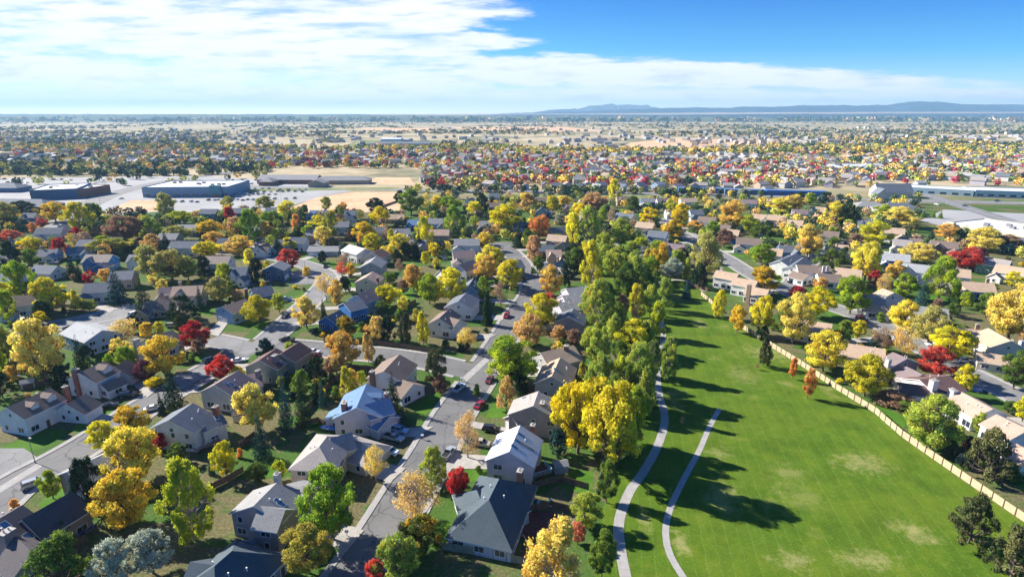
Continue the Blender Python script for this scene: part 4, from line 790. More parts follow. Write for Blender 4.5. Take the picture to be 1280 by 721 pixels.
MID = """
58 332 -10 13 9 slate white 1;125 322 0 14 9 beige blue 0;125 358 10 11 9 slate white 0;96 309 30 10 8 slate skyblue 0;32 374 20 11 9 brown white 0;236 362 10 12 9 tan cream 0;214 359 20 9 9 mauve cream 0;232 305 0 16 9 slate grey 0
271 324 0 15 9 beige white 0;328 306 80 10 9 brown white 0;354 303 0 9 8 slate teal 0;5 344 20 14 10 lightgrey white 0;4 320 0 10 9 slate skyblue 0;178 322 0 13 8 grey white 0;63 288 15 15 10 slate white 0;22 300 20 12 9 slate white 0
113 303 0 12 9 slate skyblue 0;38 269 0 10 8 slate white 0;86 281 20 12 8 slate slateblue 0;262 264 0 13 9 slate slateblue 0;300 263 0 13 9 slate slateblue 0;237 281 0 16 10 grey grey 0;342 262 0 11 8 slate skyblue 0;286 301 10 12 9 slate grey 0
398 263 0 13 9 blue skyblue 0;438 266 0 8 8 slate white 0;428 280 10 12 9 grey white 0;494 268 0 14 9 tan tan 0;473 287 0 8 8 slate white 1;501 289 10 12 9 grey teal 0;518 275 0 9 9 blue blue 0;545 276 0 10 9 grey skyblue 0;548 290 0 14 9 peach tan 0
588 248 60 8 7 slate white 0;618 244 0 10 9 slate white 0;620 256 0 12 9 brown brick 0;676 247 0 14 9 brown tan 0;677 262 80 9 8 slate grey 0;608 279 0 10 8 grey white 0;653 278 0 13 9 mauve white 0;698 287 20 12 9 slate grey 0;712 258 0 12 9 brown tan 0
681 306 -20 12 9 teal teal 0;697 297 -20 12 9 tan tan 0;584 302 0 15 9 grey white 0;734 266 0 11 9 tan tan 0;580 317 10 12 9 mauve white 1;582 332 60 12 9 peach white 1;696 328 60 12 9 greige lavender 0;692 316 0 8 8 peach tan 0
809 250 0 12 9 grey slateblue 0;828 248 0 10 8 mauve white 0;860 250 0 14 9 tan white 0;779 248 0 12 9 brown tan 0;782 267 -40 15 10 slate white 0;807 281 -30 12 9 tan cream 0;823 292 -30 12 9 slate white 0;843 305 -30 12 10 mauve white 0;870 265 0 10 9 slate skyblue 0
884 274 -30 12 9 brown white 0;902 281 -30 12 9 brown white 0;913 290 -30 11 9 tan blue 0;937 252 -20 12 8 mauve white 0;950 268 -30 10 8 tan white 0;971 272 -30 12 9 tan white 0;994 278 -30 10 8 tan white 0;1023 259 -30 11 8 tan white 0;1034 292 -30 13 9 brown white 0
936 301 -20 14 10 brown white 0;1083 275 -30 10 8 slate white 0;1098 282 -30 9 8 tan cream 0;1117 288 -30 12 9 tan cream 0;1139 298 -30 12 9 brown white 0;1180 305 -30 13 9 brown brown 0;966 314 -30 10 9 tan white 0;984 307 -10 9 8 slate blue 0;1120 321 -30 12 9 lightgrey blue 0
1142 334 -30 14 9 lightgrey white 1;1217 353 -20 15 10 tan grey 1;1243 327 -50 13 9 greige green 0;1264 337 -50 12 9 tan white 0;1150 304 -30 12 9 brown white 0;1128 303 -30 9 8 greige white 0;1160 389 -25 12 9 grey white 0;1200 410 -25 14 9 peach white 0;1090 372 -30 9 8 greige white 0
1270 300 -30 12 9 slate white 0;60 312 10 10 8 grey white 0;154 343 10 10 8 grey tan 0;300 338 0 8 8 slate white 0;196 376 15 9 8 brown tan 0;1060 340 -30 11 9 tan white 0;560 340 40 9 8 grey white 0;520 300 0 12 9 grey cream 0;640 330 30 10 9 grey tan 0;745 252 0 12 9 brown cream 0;840 262 0 10 9 greige white 0
1046 309 -30 11 9 tan cream 0;1215 320 -30 12 9 mauve white 0;1010 305 -30 11 9 slate white 0;1196 340 -30 10 8 tan white 0;1040 268 -20 11 8 slate white 0;1000 262 -20 11 8 mauve white 0;395 290 0 12 8 grey tan 0;372 300 0 11 8 slate white 0;330 285 0 12 9 grey white 0;212 295 0 12 9 grey tan 0;140 300 10 11 8 brown white 0
"""
for i, it in enumerate([s for s in MID.replace('\n', ';').split(';') if s.strip()]):
    x, y, a, L, W, rf, wl, ch = it.split(); x, y, a, L, W = map(float, (x, y, a, L, W)); two = (i * 7) % 3
    q = G(x, y, 6.3)
    ms = [Mass(q[0], q[1], math.radians(a), L, W, 5.0 if two else 3.4, 7.9 if two else 6.3)]
    M = ms[0]; sd = 1 if i % 2 else -1; lw = L * .45
    c = M.W2(sd * (L / 2 - lw / 2 + 1.2), -(W / 2 + 1.2)); ms.append(Mass(c[0], c[1], M.a + math.pi / 2, W * .75, lw, 2.9, 4.9))
    if i % 4 == 1:
        c = M.W2(-sd * L * .22, -W * .2); ms.append(Mass(c[0], c[1], M.a + math.pi / 2, W * .75, L * .36, M.eh - .1, M.rh - .7))
    cx, cy = PX(*M.W2(-sd * L * .38, W * .18), 8.0)
    chm = [(cx, cy, 8.0, 1.2, 1.0, ('red' if int(ch) and x < 700 else 'white' if i % 3 else 'tan'))] if (int(ch) or i % 3 == 0) else []
    house(ms, rf, wl, chim=chm, garage=1, vents=False)

# ================================================================ FENCES
def fence(px, h, pmat, postmat, label, nick=None, step=2.44, posts=True, proud=.1):
    pts = PXL(px); root = link('board_fence', None, None, (pts[0][0], pts[0][1], 0)); R = pts[0]
    pm_ = MB(); pm_.box(0, -.03, .06, 1, .03, h)
    for k in range(0): pass
    pmesh = pm_.mesh('fence_panel', pmat)
    cap = MB(); cap.box(-.08, -.08 - proud / 2, 0, .08, .08, h + .12); pom = cap.mesh('fence_post', postmat)
    for a, b in zip(pts, pts[1:]):
        L = math.dist(a, b); n = max(1, round(L / step)); an = math.atan2(b[1] - a[1], b[0] - a[0])
        for i in range(n):
            t = i / n; x, y = a[0] + (b[0] - a[0]) * t - R[0], a[1] + (b[1] - a[1]) * t - R[1]
            o = link('panel', pmesh, root, (x, y, RND.uniform(-.03, .03))); o.scale.x = L / n; o.rotation_euler.z = an
            if posts: p = link('post', pom, root, (x, y, 0)); p.rotation_euler.z = an
    mx, my = pts[len(pts) // 2]
    tag(root, label, 'fence'); USED.add(label)
    if nick: LAND.append((nick, *PX((pts[0][0] + mx) / 2, (pts[0][1] + my) / 2)))
fence('959 431, 1001 457, 1044 486, 1093 516, 1127 546, 1200 597, 1300 666', 1.9, M_WOODF, M_WOODP, 'long sunlit tan board fence with dark posts along the right side of the park', 'the long park fence')
fence('876 369, 888 379, 900 391', 1.9, M_WOODF, M_WOODP, 'short tan fence below the white tan-roofed house at the top of the park')
fence('928 411, 938 417, 950 425', 1.9, M_WOODF, M_WOODP, 'short tan fence piece behind the yellow trees above the long park fence')
fence('553 687, 600 694, 650 705, 700 717', 1.8, M_WOODO, M_WOODO, 'grey green board fence in front of the dark teal hip-roofed house', 'the grey board fence')
fence('746 618, 752 590, 757 570, 762 548', 1.6, M_WOODO, M_WOODO, 'weathered grey fence under the tall trees beside the park path')
for q, l in (('378 520, 405 490, 432 466, 440 458', 'dark yard fence running uphill left of the lime and yellow tree'), ('440 461, 480 466', 'brown yard fence beside the amber street tree'),
             ('470 431, 500 434.5, 538 441', 'brown fence along the west street below the olive pine'), ('405 428, 418 432, 430 436', 'rusty brown fence in front of the vivid blue house'),
             ('300 560, 318 546, 335 560', 'brown yard fence beside the tall blue spruce'), ('265 612, 285 602, 305 590', 'brown fence behind the bright lemon tree and the deck'),
             ('0 470, 30 478, 62 484', 'pale yard fence behind the white brown-roofed house'), ('30 488, 66 478', 'dark yard fence right of the pale one behind the white house'),
             ('660 640, 690 634, 720 642', 'dark fence beyond the red deck of the teal house'), ('665 610, 700 602, 736 612', 'brown fence behind the lawn of the lavender house'),
             ('370 535, 398 528, 420 538', 'dark brown fence left of the covered boat'), ('1240 600, 1268 582', 'brown fence at the right edge behind the pines'),
             ('488 402, 505 386, 520 378', 'brown yard fence beyond the round yellow tree'), ('0 288, 22 276, 44 266', 'dark fence at the left edge below the office roof'),
             ('470 262, 498 252', 'red brown fence beside the dry field'), ('858 350, 862 358, 884 364', 'grey fence beside the spruce at the top of the park'),
             ('60 700, 110 676, 100 655', 'brown fence behind the dark corner townhouse'), ('395 470, 378 452, 392 446', 'brown fence beside the sage house')):
    fence(q, 1.7, M_WOODB, M_WOODB, l)

# ================================================================ VEHICLES
PAINT = {n: plain(n + ' car paint', c, .25, .6, .3 if n in ('silver', 'grey') else 0, var=.03) for n, c in dict(white=(.78, .78, .80), silver=(.42, .45, .48), black=(.02, .022, .028), grey=(.12, .13, .15), red=(.30, .015, .02), blue=(.02, .06, .30), lightblue=(.30, .48, .68), navy=(.02, .035, .08), maroon=(.14, .02, .03), tan=(.40, .36, .28)).items()}
M_LAMP = plain('headlight lens', (.7, .72, .75), .15, .8); M_TAIL = plain('tail light lens', (.35, .02, .02), .2, .6)
CAR = {}
def car_meshes():
    prof = dict(
     sedan=(4.7, 1.8, [(0, .35), (0, .72), (.15, .82), (1.15, .92), (3.75, .98), (4.55, .95), (4.7, .75), (4.7, .35)], [(1.2, .92), (1.95, 1.40), (3.2, 1.42), (4.0, .97)]),
     suv=(4.8, 1.9, [(0, .4), (0, .85), (.15, .98), (1.15, 1.08), (4.65, 1.12), (4.8, .9), (4.8, .4)], [(1.15, 1.08), (1.75, 1.70), (4.3, 1.74), (4.7, 1.12)]),
     pickup=(5.6, 2.0, [(0, .45), (0, .9), (.15, 1.02), (1.4, 1.12), (5.5, 1.14), (5.6, .9), (5.6, .45)], [(1.4, 1.12), (1.95, 1.78), (3.25, 1.80), (3.5, 1.14)]))
    for k, (L, W, body, cab) in prof.items():
        b = MB(); hw = W / 2
        def shell(profile, w0, w1, zlo, zhi, mi):
            n = len(profile); i = len(b.v)
            for s in (-1, 1):
                for (x, z) in profile:
                    t = (z - zlo) / (zhi - zlo); w = w0 + (w1 - w0) * max(0, min(1, t)); b.v.append((x - L / 2, s * w, z))
            for q in range(n): b.f.append((i + q, i + (q + 1) % n, i + n + (q + 1) % n, i + n + q)); b.mi.append(mi)
            b.f.append(tuple(i + q for q in reversed(range(n)))); b.mi.append(mi); b.f.append(tuple(i + n + q for q in range(n))); b.mi.append(mi)
        shell(body, hw, hw * .94, .4, 1.1, 0)
        if k == 'pickup':     # open bed
            b.box(3.55 - L / 2, -hw * .8, 1.145, 5.4 - L / 2, hw * .8, 1.15, 1)
            for s in (-1, 1): b.box(3.5 - L / 2, s * hw * .88 - .06, 1.1, 5.55 - L / 2, s * hw * .88 + .06, 1.28)
            b.box(5.42 - L / 2, -hw * .88, 1.1, 5.54 - L / 2, hw * .88, 1.28)
        zt = cab[1][1]; x1, x2 = cab[1][0] - L / 2, cab[2][0] - L / 2
        b.box(x1 + .05, -hw * .70, zt - .01, x2 - .05, hw * .70, zt + .05)
        for s in (-1, 1):     # pillars
            for (xa, za), (xb, zb) in ((cab[0], cab[1]), (cab[3], cab[2])):
                b.tube((xa - L / 2, s * hw * .93, za), (xb - L / 2, s * hw * .73, zb), .05, .05, 4)
            xm = (cab[1][0] + cab[2][0]) / 2 - L / 2; b.tube((xm, s * hw * .95, cab[0][1]), (xm, s * hw * .74, zt), .05, .05, 4)
        me = b.mesh('body_' + k, [None, M_RUB]); recalc(me); me.materials[0] = PAINT['white']
        b2, b = b, MB(); shell(cab, hw * .92, hw * .74, cab[0][1], zt, 0); g = b.mesh('glass_' + k, M_GLASS); recalc(g)
        wl = MB(); wl.tube((0, -.12, 0), (0, .12, 0), .36, .36, 14); wl = wl.mesh('tyre', M_RUB)
        rm = MB(); rm.tube((0, -.13, 0), (0, .13, 0), .21, .21, 10); rm = rm.mesh('rim', M_RIM)
        lt = MB(); lt.box(-.04, -.2, -.08, .04, .2, .08); h = lt.mesh('headlight', M_LAMP); lt2 = MB(); lt2.box(-.04, -.18, -.1, .04, .18, .1); t = lt2.mesh('tail_light', M_TAIL)
        CAR[k] = (me, g, wl, rm, h, t, L, W, body[1][1])
car_meshes()
NMV = dict(sedan='sedan_car', suv='suv_car', pickup='pickup_truck')
def car(x, y, heading, kind, col, label=None, detail=True, group=None, z=.0, world=None):
    X, Y = world or G(x, y); me, g, wl, rm, hl, tl, L, W, zz = CAR[kind]
    r = link(NMV[kind], None, None, (X, Y, z)); r.rotation_euler.z = math.radians(heading)
    b = link('body', me, r); b.material_slots[0].link = 'OBJECT'; b.material_slots[0].material = PAINT[col]; link('window', g, r)
    if detail:
        for sx in (-L * .31, L * .30):
            for sy in (-1, 1):
                w = link('wheel', wl, r, (sx, sy * (W / 2 - .08), .36)); link('rim', rm, w)
        for sy in (-1, 1): link('headlight', hl, r, (-L / 2, sy * W * .36, zz - .12)); link('tail_light', tl, r, (L / 2, sy * W * .38, zz - .02))
    lab = label
    tag(r, lab, 'pickup truck' if kind == 'pickup' else 'car', group)
    if lab: USED.add(lab)
    return r
Z1, Z2 = .03, .145
CARS = [(43, 607, 226, 'suv', 'silver', 'silver white SUV parked at the lower kerb of the left street', Z1), (116, 517, 205, 'sedan', 'navy', 'dark blue car on the driveway nearest the white brown-roofed house', Z2), (137, 509, 205, 'sedan', 'black', 'black car on the second driveway beside the dark blue one', Z2),
 (160, 496, 205, 'suv', 'black', 'black SUV in front of the house with the brick end chimney', Z2), (192, 512, 215, 'sedan', 'white', 'white car at the kerb behind the amber and green tree', Z1), (208, 486, 190, 'sedan', 'navy', 'dark car in shade left of the tall spruce by the street', Z1),
 (87, 411, 10, 'sedan', 'grey', 'grey car in tree shade behind the boxy pale blue house', Z1), (106, 410, 15, 'sedan', 'white', 'white car behind the light grey roof of the boxy house', Z1), (168, 394, 250, 'suv', 'white', 'white SUV at the far side of the upper left cul-de-sac', Z1), (184, 400, 210, 'suv', 'lightblue', 'pale blue SUV on the sunny concrete of the upper left cul-de-sac', Z2),
 (189, 408, 190, 'sedan', 'maroon', 'maroon car beside the pale blue SUV', Z2), (216, 409, 185, 'suv', 'silver', 'silver minivan left of the crimson maple', Z2), (263, 452, 235, 'suv', 'navy', 'blue grey SUV behind the pinkish red tree', Z1), (298, 452, 200, 'sedan', 'white', 'white car parked right of the pinkish red tree', Z1),
 (392, 441, 170, 'sedan', 'white', 'white car beside the sage house with the dark roof', Z1), (499, 540, 160, 'suv', 'lightblue', 'pale blue SUV on the shaded driveway, rear one of two', Z2), (492, 550, 158, 'pickup', 'silver', 'silver pickup on the shaded driveway in front of the pale blue SUV', Z2), (487, 567, 155, 'suv', 'white', 'white van on the driveway of the cream hip-roofed house', Z2),
 (614, 539, 170, 'suv', 'black', 'black SUV on the sunny driveway of the mauve house', Z2), (600, 557, 165, 'pickup', 'tan', 'tan pickup beside the white-roofed house', Z2), (561, 569, 250, 'pickup', 'silver', 'silver pickup with dark bed parked on the centre street', Z1), (599, 508, 250, 'sedan', 'red', 'dark red car parked on the right side of the centre street', Z1),
 (574, 487, 245, 'pickup', 'lightblue', 'light blue pickup parked at the left kerb of the centre street', Z1), (1204, 453, 178, 'suv', 'white', 'white SUV beside the cream house with the round gable', Z2), (1212, 488, 150, 'pickup', 'blue', 'vivid blue pickup on the shaded right hand street', Z1), (1250, 347, 175, 'sedan', 'white', 'white sedan on a driveway by the green walled house', Z1),
 (402, 322, 30, 'sedan', 'silver', 'silver car on a driveway beside the grey bungalow', Z2), (407, 334, 100, 'sedan', 'black', 'black car on the loop street near the white-roofed house', Z1), (438, 346, 100, 'sedan', 'grey', 'dark grey car in front of the grey gabled house', Z2), (357, 376, 15, 'pickup', 'lightblue', 'pale blue pickup on the driveway left of the loop street', Z2),
 (990, 354, 170, 'sedan', 'black', 'black car on a driveway by the slate double gables', Z2), (654, 350, 200, 'sedan', 'black', 'black car in shade near the head of the centre street', Z1), (700, 332, 90, 'sedan', 'white', 'white car beside the lavender gable near the centre street head', Z1), (1116, 304, 170, 'suv', 'silver', 'silver SUV behind the round lemon tree at upper right', Z1),
 (822, 270, 120, 'suv', 'red', 'red SUV on a driveway near the blue sheds', Z1), (870, 296, 140, 'sedan', 'white', 'white car near the small orange tree at upper right', Z1), (1171, 256, 100, 'sedan', 'white', 'white car crossing the junction at upper right', Z1), (1098, 246, 175, 'sedan', 'white', 'white car on the main road by the church', Z1), (1245, 252, 0, 'suv', 'grey', 'dark SUV on the main road at the right edge', Z1), (1206, 258, 130, 'sedan', 'navy', 'dark car waiting on the crossing road', Z1),
 (152, 249, 30, 'sedan', 'navy', 'dark car leaving the store access road', Z1), (112, 247, 20, 'suv', 'black', 'black SUV beside the curved brick building', Z1)]
for (x, y, h, k, c, l, z) in CARS: car(x, y, h, k, c, l, y > 300, z=z)
rc = random.Random(5)
PARK = [(268 + 7 * i, 246 - .15 * i) for i in range(7)] + [(285 + 7 * i, 241.5) for i in range(6)] + [(300 + 9 * i, 236) for i in range(5)] + [(6 + 12 * i, 224 + .2 * i) for i in range(8)] + [(350 + 11 * i, 238) for i in range(4)] + [(332 + 12 * i, 249) for i in range(4)] + [(290 + 14 * i, 226) for i in range(5)] + [(262 + 6 * i, 250.5) for i in range(12)] + [(288 + 7 * i, 243.7) for i in range(9)] + [(330 + 8 * i, 240) for i in range(7)] + [(8 + 9 * i, 229) for i in range(4)] + [(120 + 8 * i, 226) for i in range(5)] + [(210 + 9 * i, 253) for i in range(5)] + [(300 + 8 * i, 230) for i in range(5)]
for i, (x, y) in enumerate(PARK):
    car(x + rc.uniform(-2, 2), y + rc.uniform(-.5, .5), 80 + rc.uniform(-4, 4), rc.choice(('sedan', 'suv')), rc.choice(('white', 'silver', 'black', 'grey', 'navy')), 'tiny parked car in the pale store car park at upper left', False, 'cars in the store car park', z=.02)
KW = dict(sedan='sedan', suv='SUV', pickup='pickup')
for i, (X, Y, h, Yh) in enumerate(sorted(DRIVES, key=lambda d: d[1])):
    if i % 2: continue
    kd = rc.choice(('sedan', 'suv', 'suv', 'pickup')); cl = rc.choice(('white', 'silver', 'black', 'grey', 'red', 'navy', 'white', 'tan'))
    o = car(0, 0, h + rc.choice((0, 180)), kd, cl, None, Y < 330, z=.145, world=(X, Y))
    THINGS.append((o, *PX(X, Y, .8), dict(t='car', col=cl, kd=KW[kd], X=X, Y=Y)))
for nm, side, k0 in (('centre', 1, 14), ('centre', -1, 30), ('west', 1, 40), ('west', -1, 62), ('west', 1, 88), ('west', -1, 20), ('east', 1, 30), ('east', -1, 45), ('east', 1, 70), ('east', -1, 95), ('loop', 1, 12), ('loop', -1, 28), ('upperwest', 1, 20), ('centre', 1, 52), ('west', 1, 110), ('eastside', 1, 8), ('centre', -1, 62)):
    pts, wd = ROADS[nm][:2]
    if k0 + 1 >= len(pts): continue
    p, n_ = pts[k0], norms(pts)[k0]; X, Y = p[0] + n_[0] * side * (wd / 2 - 1.2), p[1] + n_[1] * side * (wd / 2 - 1.2)
    if any(math.dist((X, Y), G(c_[0], c_[1])) < 8 for c_ in CARS): continue
    kd = rc.choice(('sedan', 'suv', 'suv', 'pickup')); cl = rc.choice(('white', 'silver', 'black', 'grey', 'red', 'navy', 'tan', 'maroon'))
    o = car(0, 0, math.degrees(math.atan2(-n_[0], n_[1])), kd, cl, None, Y < 330, z=.03, world=(X, Y))
    THINGS.append((o, *PX(X, Y, .8), dict(t='car', col=cl, kd=KW[kd], X=X, Y=Y, kerb=1)))
# covered boat on a trailer
X, Y = G(412, 538); r = link('covered_boat', None, None, (X, Y, 0)); r.rotation_euler.z = math.radians(-12)
m = MB(); st = [(-2.6, .1, 1.0), (-2.0, .75, 1.1), (-.5, 1.0, 1.35), (1.2, 1.0, 1.45), (2.6, .85, 1.1)]; i0 = 0
for (x, w, z) in st: m.v += [(x, -w * .5, .55), (x, -w, .95), (x, 0, z + .1), (x, w, .95), (x, w * .5, .55)]
for k in range(4):
    for j in range(5): a = k * 5 + j; b = k * 5 + (j + 1) % 5; m.f.append((a, b, b + 5, a + 5)); m.mi.append(0 if j in (1, 2) else 1)
m.f.append((0, 1, 2, 3, 4)); m.mi.append(1); m.f.append((24, 23, 22, 21, 20)); m.mi.append(1)
me = m.mesh('hull', [plain('blue tarpaulin', (.05, .16, .42), .6), M_TRIM]); recalc(me); link('hull', me, r)
m = MB(); m.box(-3.6, -.05, .4, 2.4, .05, .5); m.box(-1.4, -.8, .4, 2.2, -.72, .5); m.box(-1.4, .72, .4, 2.2, .8, .5); m.box(.6, -1.1, .3, .7, 1.1, .4); link('trailer_frame', m.mesh('trailer_frame', M_METAL), r)
for s in (-1, 1):
    w = link('wheel', CAR['suv'][2], r, (.65, s * 1.15, .3)); link('rim', CAR['suv'][3], w)
l = 'blue tarpaulin covered boat on a trailer beside the pale blue house'; tag(r, l, 'boat'); USED.add(l)

# ================================================================ STREET AND YARD THINGS
def lamp(x, y, h, ang, label):
    X, Y = G(x, y); r = link('street_lamp', None, None, (X, Y, 0)); r.rotation_euler.z = ang
    m = MB(); m.tube((0, 0, 0), (0, 0, h), .10, .06, 8); m.tube((0, 0, 0), (0, 0, .5), .17, .15, 8); link('pole', m.mesh('pole', M_METAL), r)
    m = MB(); m.tube((0, 0, h - .1), (1.3, 0, h + .25), .045, .04, 6); link('arm', m.mesh('arm', M_METAL), r)
    m = MB(); m.box(1.2, -.16, h + .16, 1.95, .16, h + .32); link('lamp_head', m.mesh('lamp_head', M_METAL), r); tag(r, label, 'street lamp'); USED.add(label)
lamp(44, 578, 7, -.6, 'slim street lamp at the corner of the left street, its shadow on the asphalt')
lamp(382, 342, 7, .3, 'street lamp on the loop street left of the cul-de-sac shade'); lamp(364, 432, 7, 1.4, 'street lamp at the corner where the loop street begins')
lamp(127, 263, 12, 0, 'tall pole beside the store access road'); lamp(352, 254, 12, 2, 'tall lamp pole at the edge of the school car park'); lamp(1224, 252, 11, 2, 'tall lamp pole on the main road at upper right')
def trampoline(x, y, label):
    X, Y = G(x, y); r = link('trampoline', None, None, (X, Y, 0)); m = MB(); m.tube((0, 0, .78), (0, 0, .82), 1.5, 1.5, 20); link('mat', m.mesh('mat', M_RUB), r)
    m = MB()
    for k in range(20):
        a, b = 2 * math.pi * k / 20, 2 * math.pi * (k + 1) / 20; m.tube((1.6 * math.cos(a), 1.6 * math.sin(a), .8), (1.6 * math.cos(b), 1.6 * math.sin(b), .8), .12, .12, 6)
    link('rim_pad', m.mesh('rim_pad', plain('blue pad', (.04, .16, .45), .6)), r)
    for k in range(6):
        a = k * math.pi / 3; m = MB(); m.tube((1.6 * math.cos(a), 1.6 * math.sin(a), 0), (1.6 * math.cos(a), 1.6 * math.sin(a), .8), .03, .03, 6); link('leg', m.mesh('leg', M_METAL), r)
    tag(r, label, 'trampoline'); USED.add(label)
trampoline(106, 664, 'blue rimmed trampoline in the yard behind the dark corner townhouse'); trampoline(17, 474, 'blue round trampoline in the yard left of the big golden tree')
def lounge(x, y, a, label):
    X, Y = G(x, y, .3); r = link('patio_lounger', None, None, (X, Y, .25)); r.rotation_euler.z = a
    m = MB(); m.box(-.9, -.33, .28, .5, .33, .38); link('seat', m.mesh('seat', plain('pale blue canvas', (.45, .6, .75), .7)), r)
    m = MB(); m.hexa([(.5, -.33, .28), (1.0, -.33, .75), (1.0, .33, .75), (.5, .33, .28), (.5, -.33, .38), (.95, -.33, .85), (.95, .33, .85), (.5, .33, .38)]); me = m.mesh('backrest', MATS['pale blue canvas']); recalc(me); link('backrest', me, r)
    for sx in (-.8, .4):
        for sy in (-.3, .3): m = MB(); m.tube((sx, sy, 0), (sx, sy, .3), .03, .03, 6); link('leg', m.mesh('leg', M_TRIM), r)
    tag(r, label, 'lounger'); USED.add(label)
m = MB(); a = G(662, 668); b = G(690, 640); m.box(0, 0, 0, 8, 7, .25); o = link('patio_deck', m.mesh('patio_deck', M_DECKRED), None, (G(650, 672)[0], G(650, 672)[1], 0)); o.rotation_euler.z = .12
tag(o, 'low red stained deck beside the dark teal hip-roofed house', 'deck')
lounge(672, 632, 1.2, 'pale blue lounger on the red deck, the one nearer the teal roof'); lounge(688, 630, 1.5, 'pale blue lounger on the red deck, the one nearer the fence'); lounge(655, 655, 0, 'pale blue lounger at the lower end of the red deck')
def shed(x, y, a, roof, wall, label):
    X, Y = G(x, y); r = link('garden_shed', None, None, (X, Y, 0)); r.rotation_euler.z = a
    m = MB(); m.prism([(-1.3, 0), (1.3, 0), (1.3, 2.0), (0, 2.7), (-1.3, 2.0)], -1.6, 1.6); me = m.mesh('wall', WM(wall)); recalc(me); link('wall', me, r)
    m = MB(); m.prism([(-1.5, 1.95), (0, 2.82), (1.5, 1.95), (1.5, 1.87), (0, 2.72), (-1.5, 1.87)], -1.8, 1.8); me = m.mesh('roof', RM(roof)); recalc(me); link('roof', me, r)
    m = MB(); m.box(1.6, -.6, .05, 1.64, .6, 1.85); link('door', m.mesh('door', M_TRIM), r)
    tag(r, label, 'shed'); USED.add(label)
for a_ in ((476, 362, .5, 'greige', 'grey', 'small grey garden shed behind the round lemon tree'), (505, 401, .8, 'mauve', 'tan', 'brown roofed garden shed in the dark trees right of the vivid blue house'), (228, 612, .2, 'slate', 'tan', 'garden shed in shade left of the tall lime cottonwood'), (300, 524, .4, 'brown', 'white', 'garden shed beside the amber tree in the dark conifers'),
    (556, 324, .3, 'grey', 'grey', 'garden shed in the dry yard left of the mauve-roofed white house'), (312, 690, .3, 'slate', 'white', 'pale shed by the dark blue roof at the bottom'), (36, 484, .6, 'lightgrey', 'white', 'white garden shed by the pale yard fence'), (700, 588, .2, 'grey', 'grey', 'small shed in the lawn behind the lavender house')): shed(*a_)
def mailbox(x, y, label):
    X, Y = G(x, y); r = link('mailbox', None, None, (X, Y, 0)); m = MB(); m.box(-.05, -.05, 0, .05, .05, 1.05); link('post', m.mesh('post', M_WOODB), r)
    m = MB(); m.prism([(-.25, 1.05), (.25, 1.05), (.25, 1.3), (.15, 1.42), (-.15, 1.42), (-.25, 1.3)], -.35, .35); me = m.mesh('box', M_TRIM); recalc(me); link('box', me, r); tag(r, label, 'mailbox'); USED.add(label)
mailbox(434, 670, 'white mailbox at the kerb under the big lime tree'); mailbox(528, 549, 'white mailbox at the kerb beside the shaded driveway'); mailbox(577, 477, 'mailbox on the kerb by the light blue pickup'); mailbox(338, 433, 'mailbox at the corner of the loop street')
def bench(x, y, a, label):
    X, Y = G(x, y); r = link('park_bench', None, None, (X, Y, 0)); r.rotation_euler.z = a
    m = MB(); [m.box(-.9, -.25 + k * .13, .42, .9, -.15 + k * .13, .46) for k in range(4)]; link('seat', m.mesh('seat', M_WOODB), r)
    m = MB(); [m.box(-.9, .27, .55 + k * .14, .9, .31, .65 + k * .14) for k in range(3)]; link('backrest', m.mesh('backrest', M_WOODB), r)
    for s in (-.8, .8): m = MB(); m.box(s - .04, -.25, 0, s + .04, .3, .42); m.box(s - .04, .24, .42, s + .04, .3, .95); link('leg', m.mesh('leg', M_METAL), r)
    tag(r, label, 'bench'); USED.add(label)
bench(829, 424, .6, 'wooden bench beside the curving park path under the cottonwoods')

# ================================================================ LARGE BUILDINGS
def big(x1, y1, x2, y2, dep, h, wm_, rm_, label, nick, name, band=True, units=3, parapet=.8, ent=None):
    a = G(x1, y1); b = G(x2, y2); L = math.dist(a, b); an = math.atan2(b[1] - a[1], b[0] - a[0])
    r = link(name, None, None, (*a, 0)); r.rotation_euler.z = an
    m = MB(); m.box(0, 0, 0, L, dep, h); link('wall', m.mesh('wall', wm_), r)
    m = MB(); m.box(.5, .5, h, L - .5, dep - .5, h + .12); rf = link('roof', m.mesh('roof', rm_), r)
    m = MB(); t = .4
    for q in ((0, 0, L, t), (0, dep - t, L, dep), (0, t, t, dep - t), (L - t, t, L, dep - t)): m.box(q[0], q[1], h, q[2], q[3], h + parapet)
    link('parapet', m.mesh('parapet', wm_), r)
    rr = random.Random(int(x1))
    for k in range(units):
        m = MB(); ux, uy = rr.uniform(.1, .85) * L, rr.uniform(.25, .75) * dep; m.box(ux, uy, h + .12, ux + 3, uy + 2.4, h + 1.7); link('rooftop_unit', m.mesh('rooftop_unit', M_METAL), rf)
    if band:
        n = max(2, int(L / 9))
        for k in range(n):
            m = MB(); x = (k + .5) * L / n; m.box(x - 2.6, -.06, 1.0, x + 2.6, .02, 3.0); link('window', m.mesh('window', M_GLASS), r)
    if ent:
        m = MB(); e0, e1 = ent[0] * L, ent[1] * L; m.box(e0, -3, 0, e1, -.02, h + 2.2); link('entrance_block', m.mesh('entrance_block', WM(ent[2])), r)
        m = MB(); m.box(e0 + 2, -3.06, 0, e1 - 2, -2.98, 3.4); link('door', m.mesh('door', M_GLASS), r)
    tag(r, label, 'building'); USED.add(label); LAND.append((nick, *PX(*G((x1 + x2) / 2, y1), h / 2)))
big(179, 247, 286, 246, 60, 9.5, WM('storeblue'), plain('white membrane roof', (.66, .66, .66), .8, var=.08, scale=.05), 'long blue grey big-box store with a flat white roof', 'the big-box store', 'store_building', units=8, ent=(.80, .93, 'teal'))
big(40, 247, 98, 248, 42, 8, WM('brick'), MATS['white membrane roof'], 'low brick building with flat white roof left of the big-box store', 'the low brick building', 'shop_building', units=4)
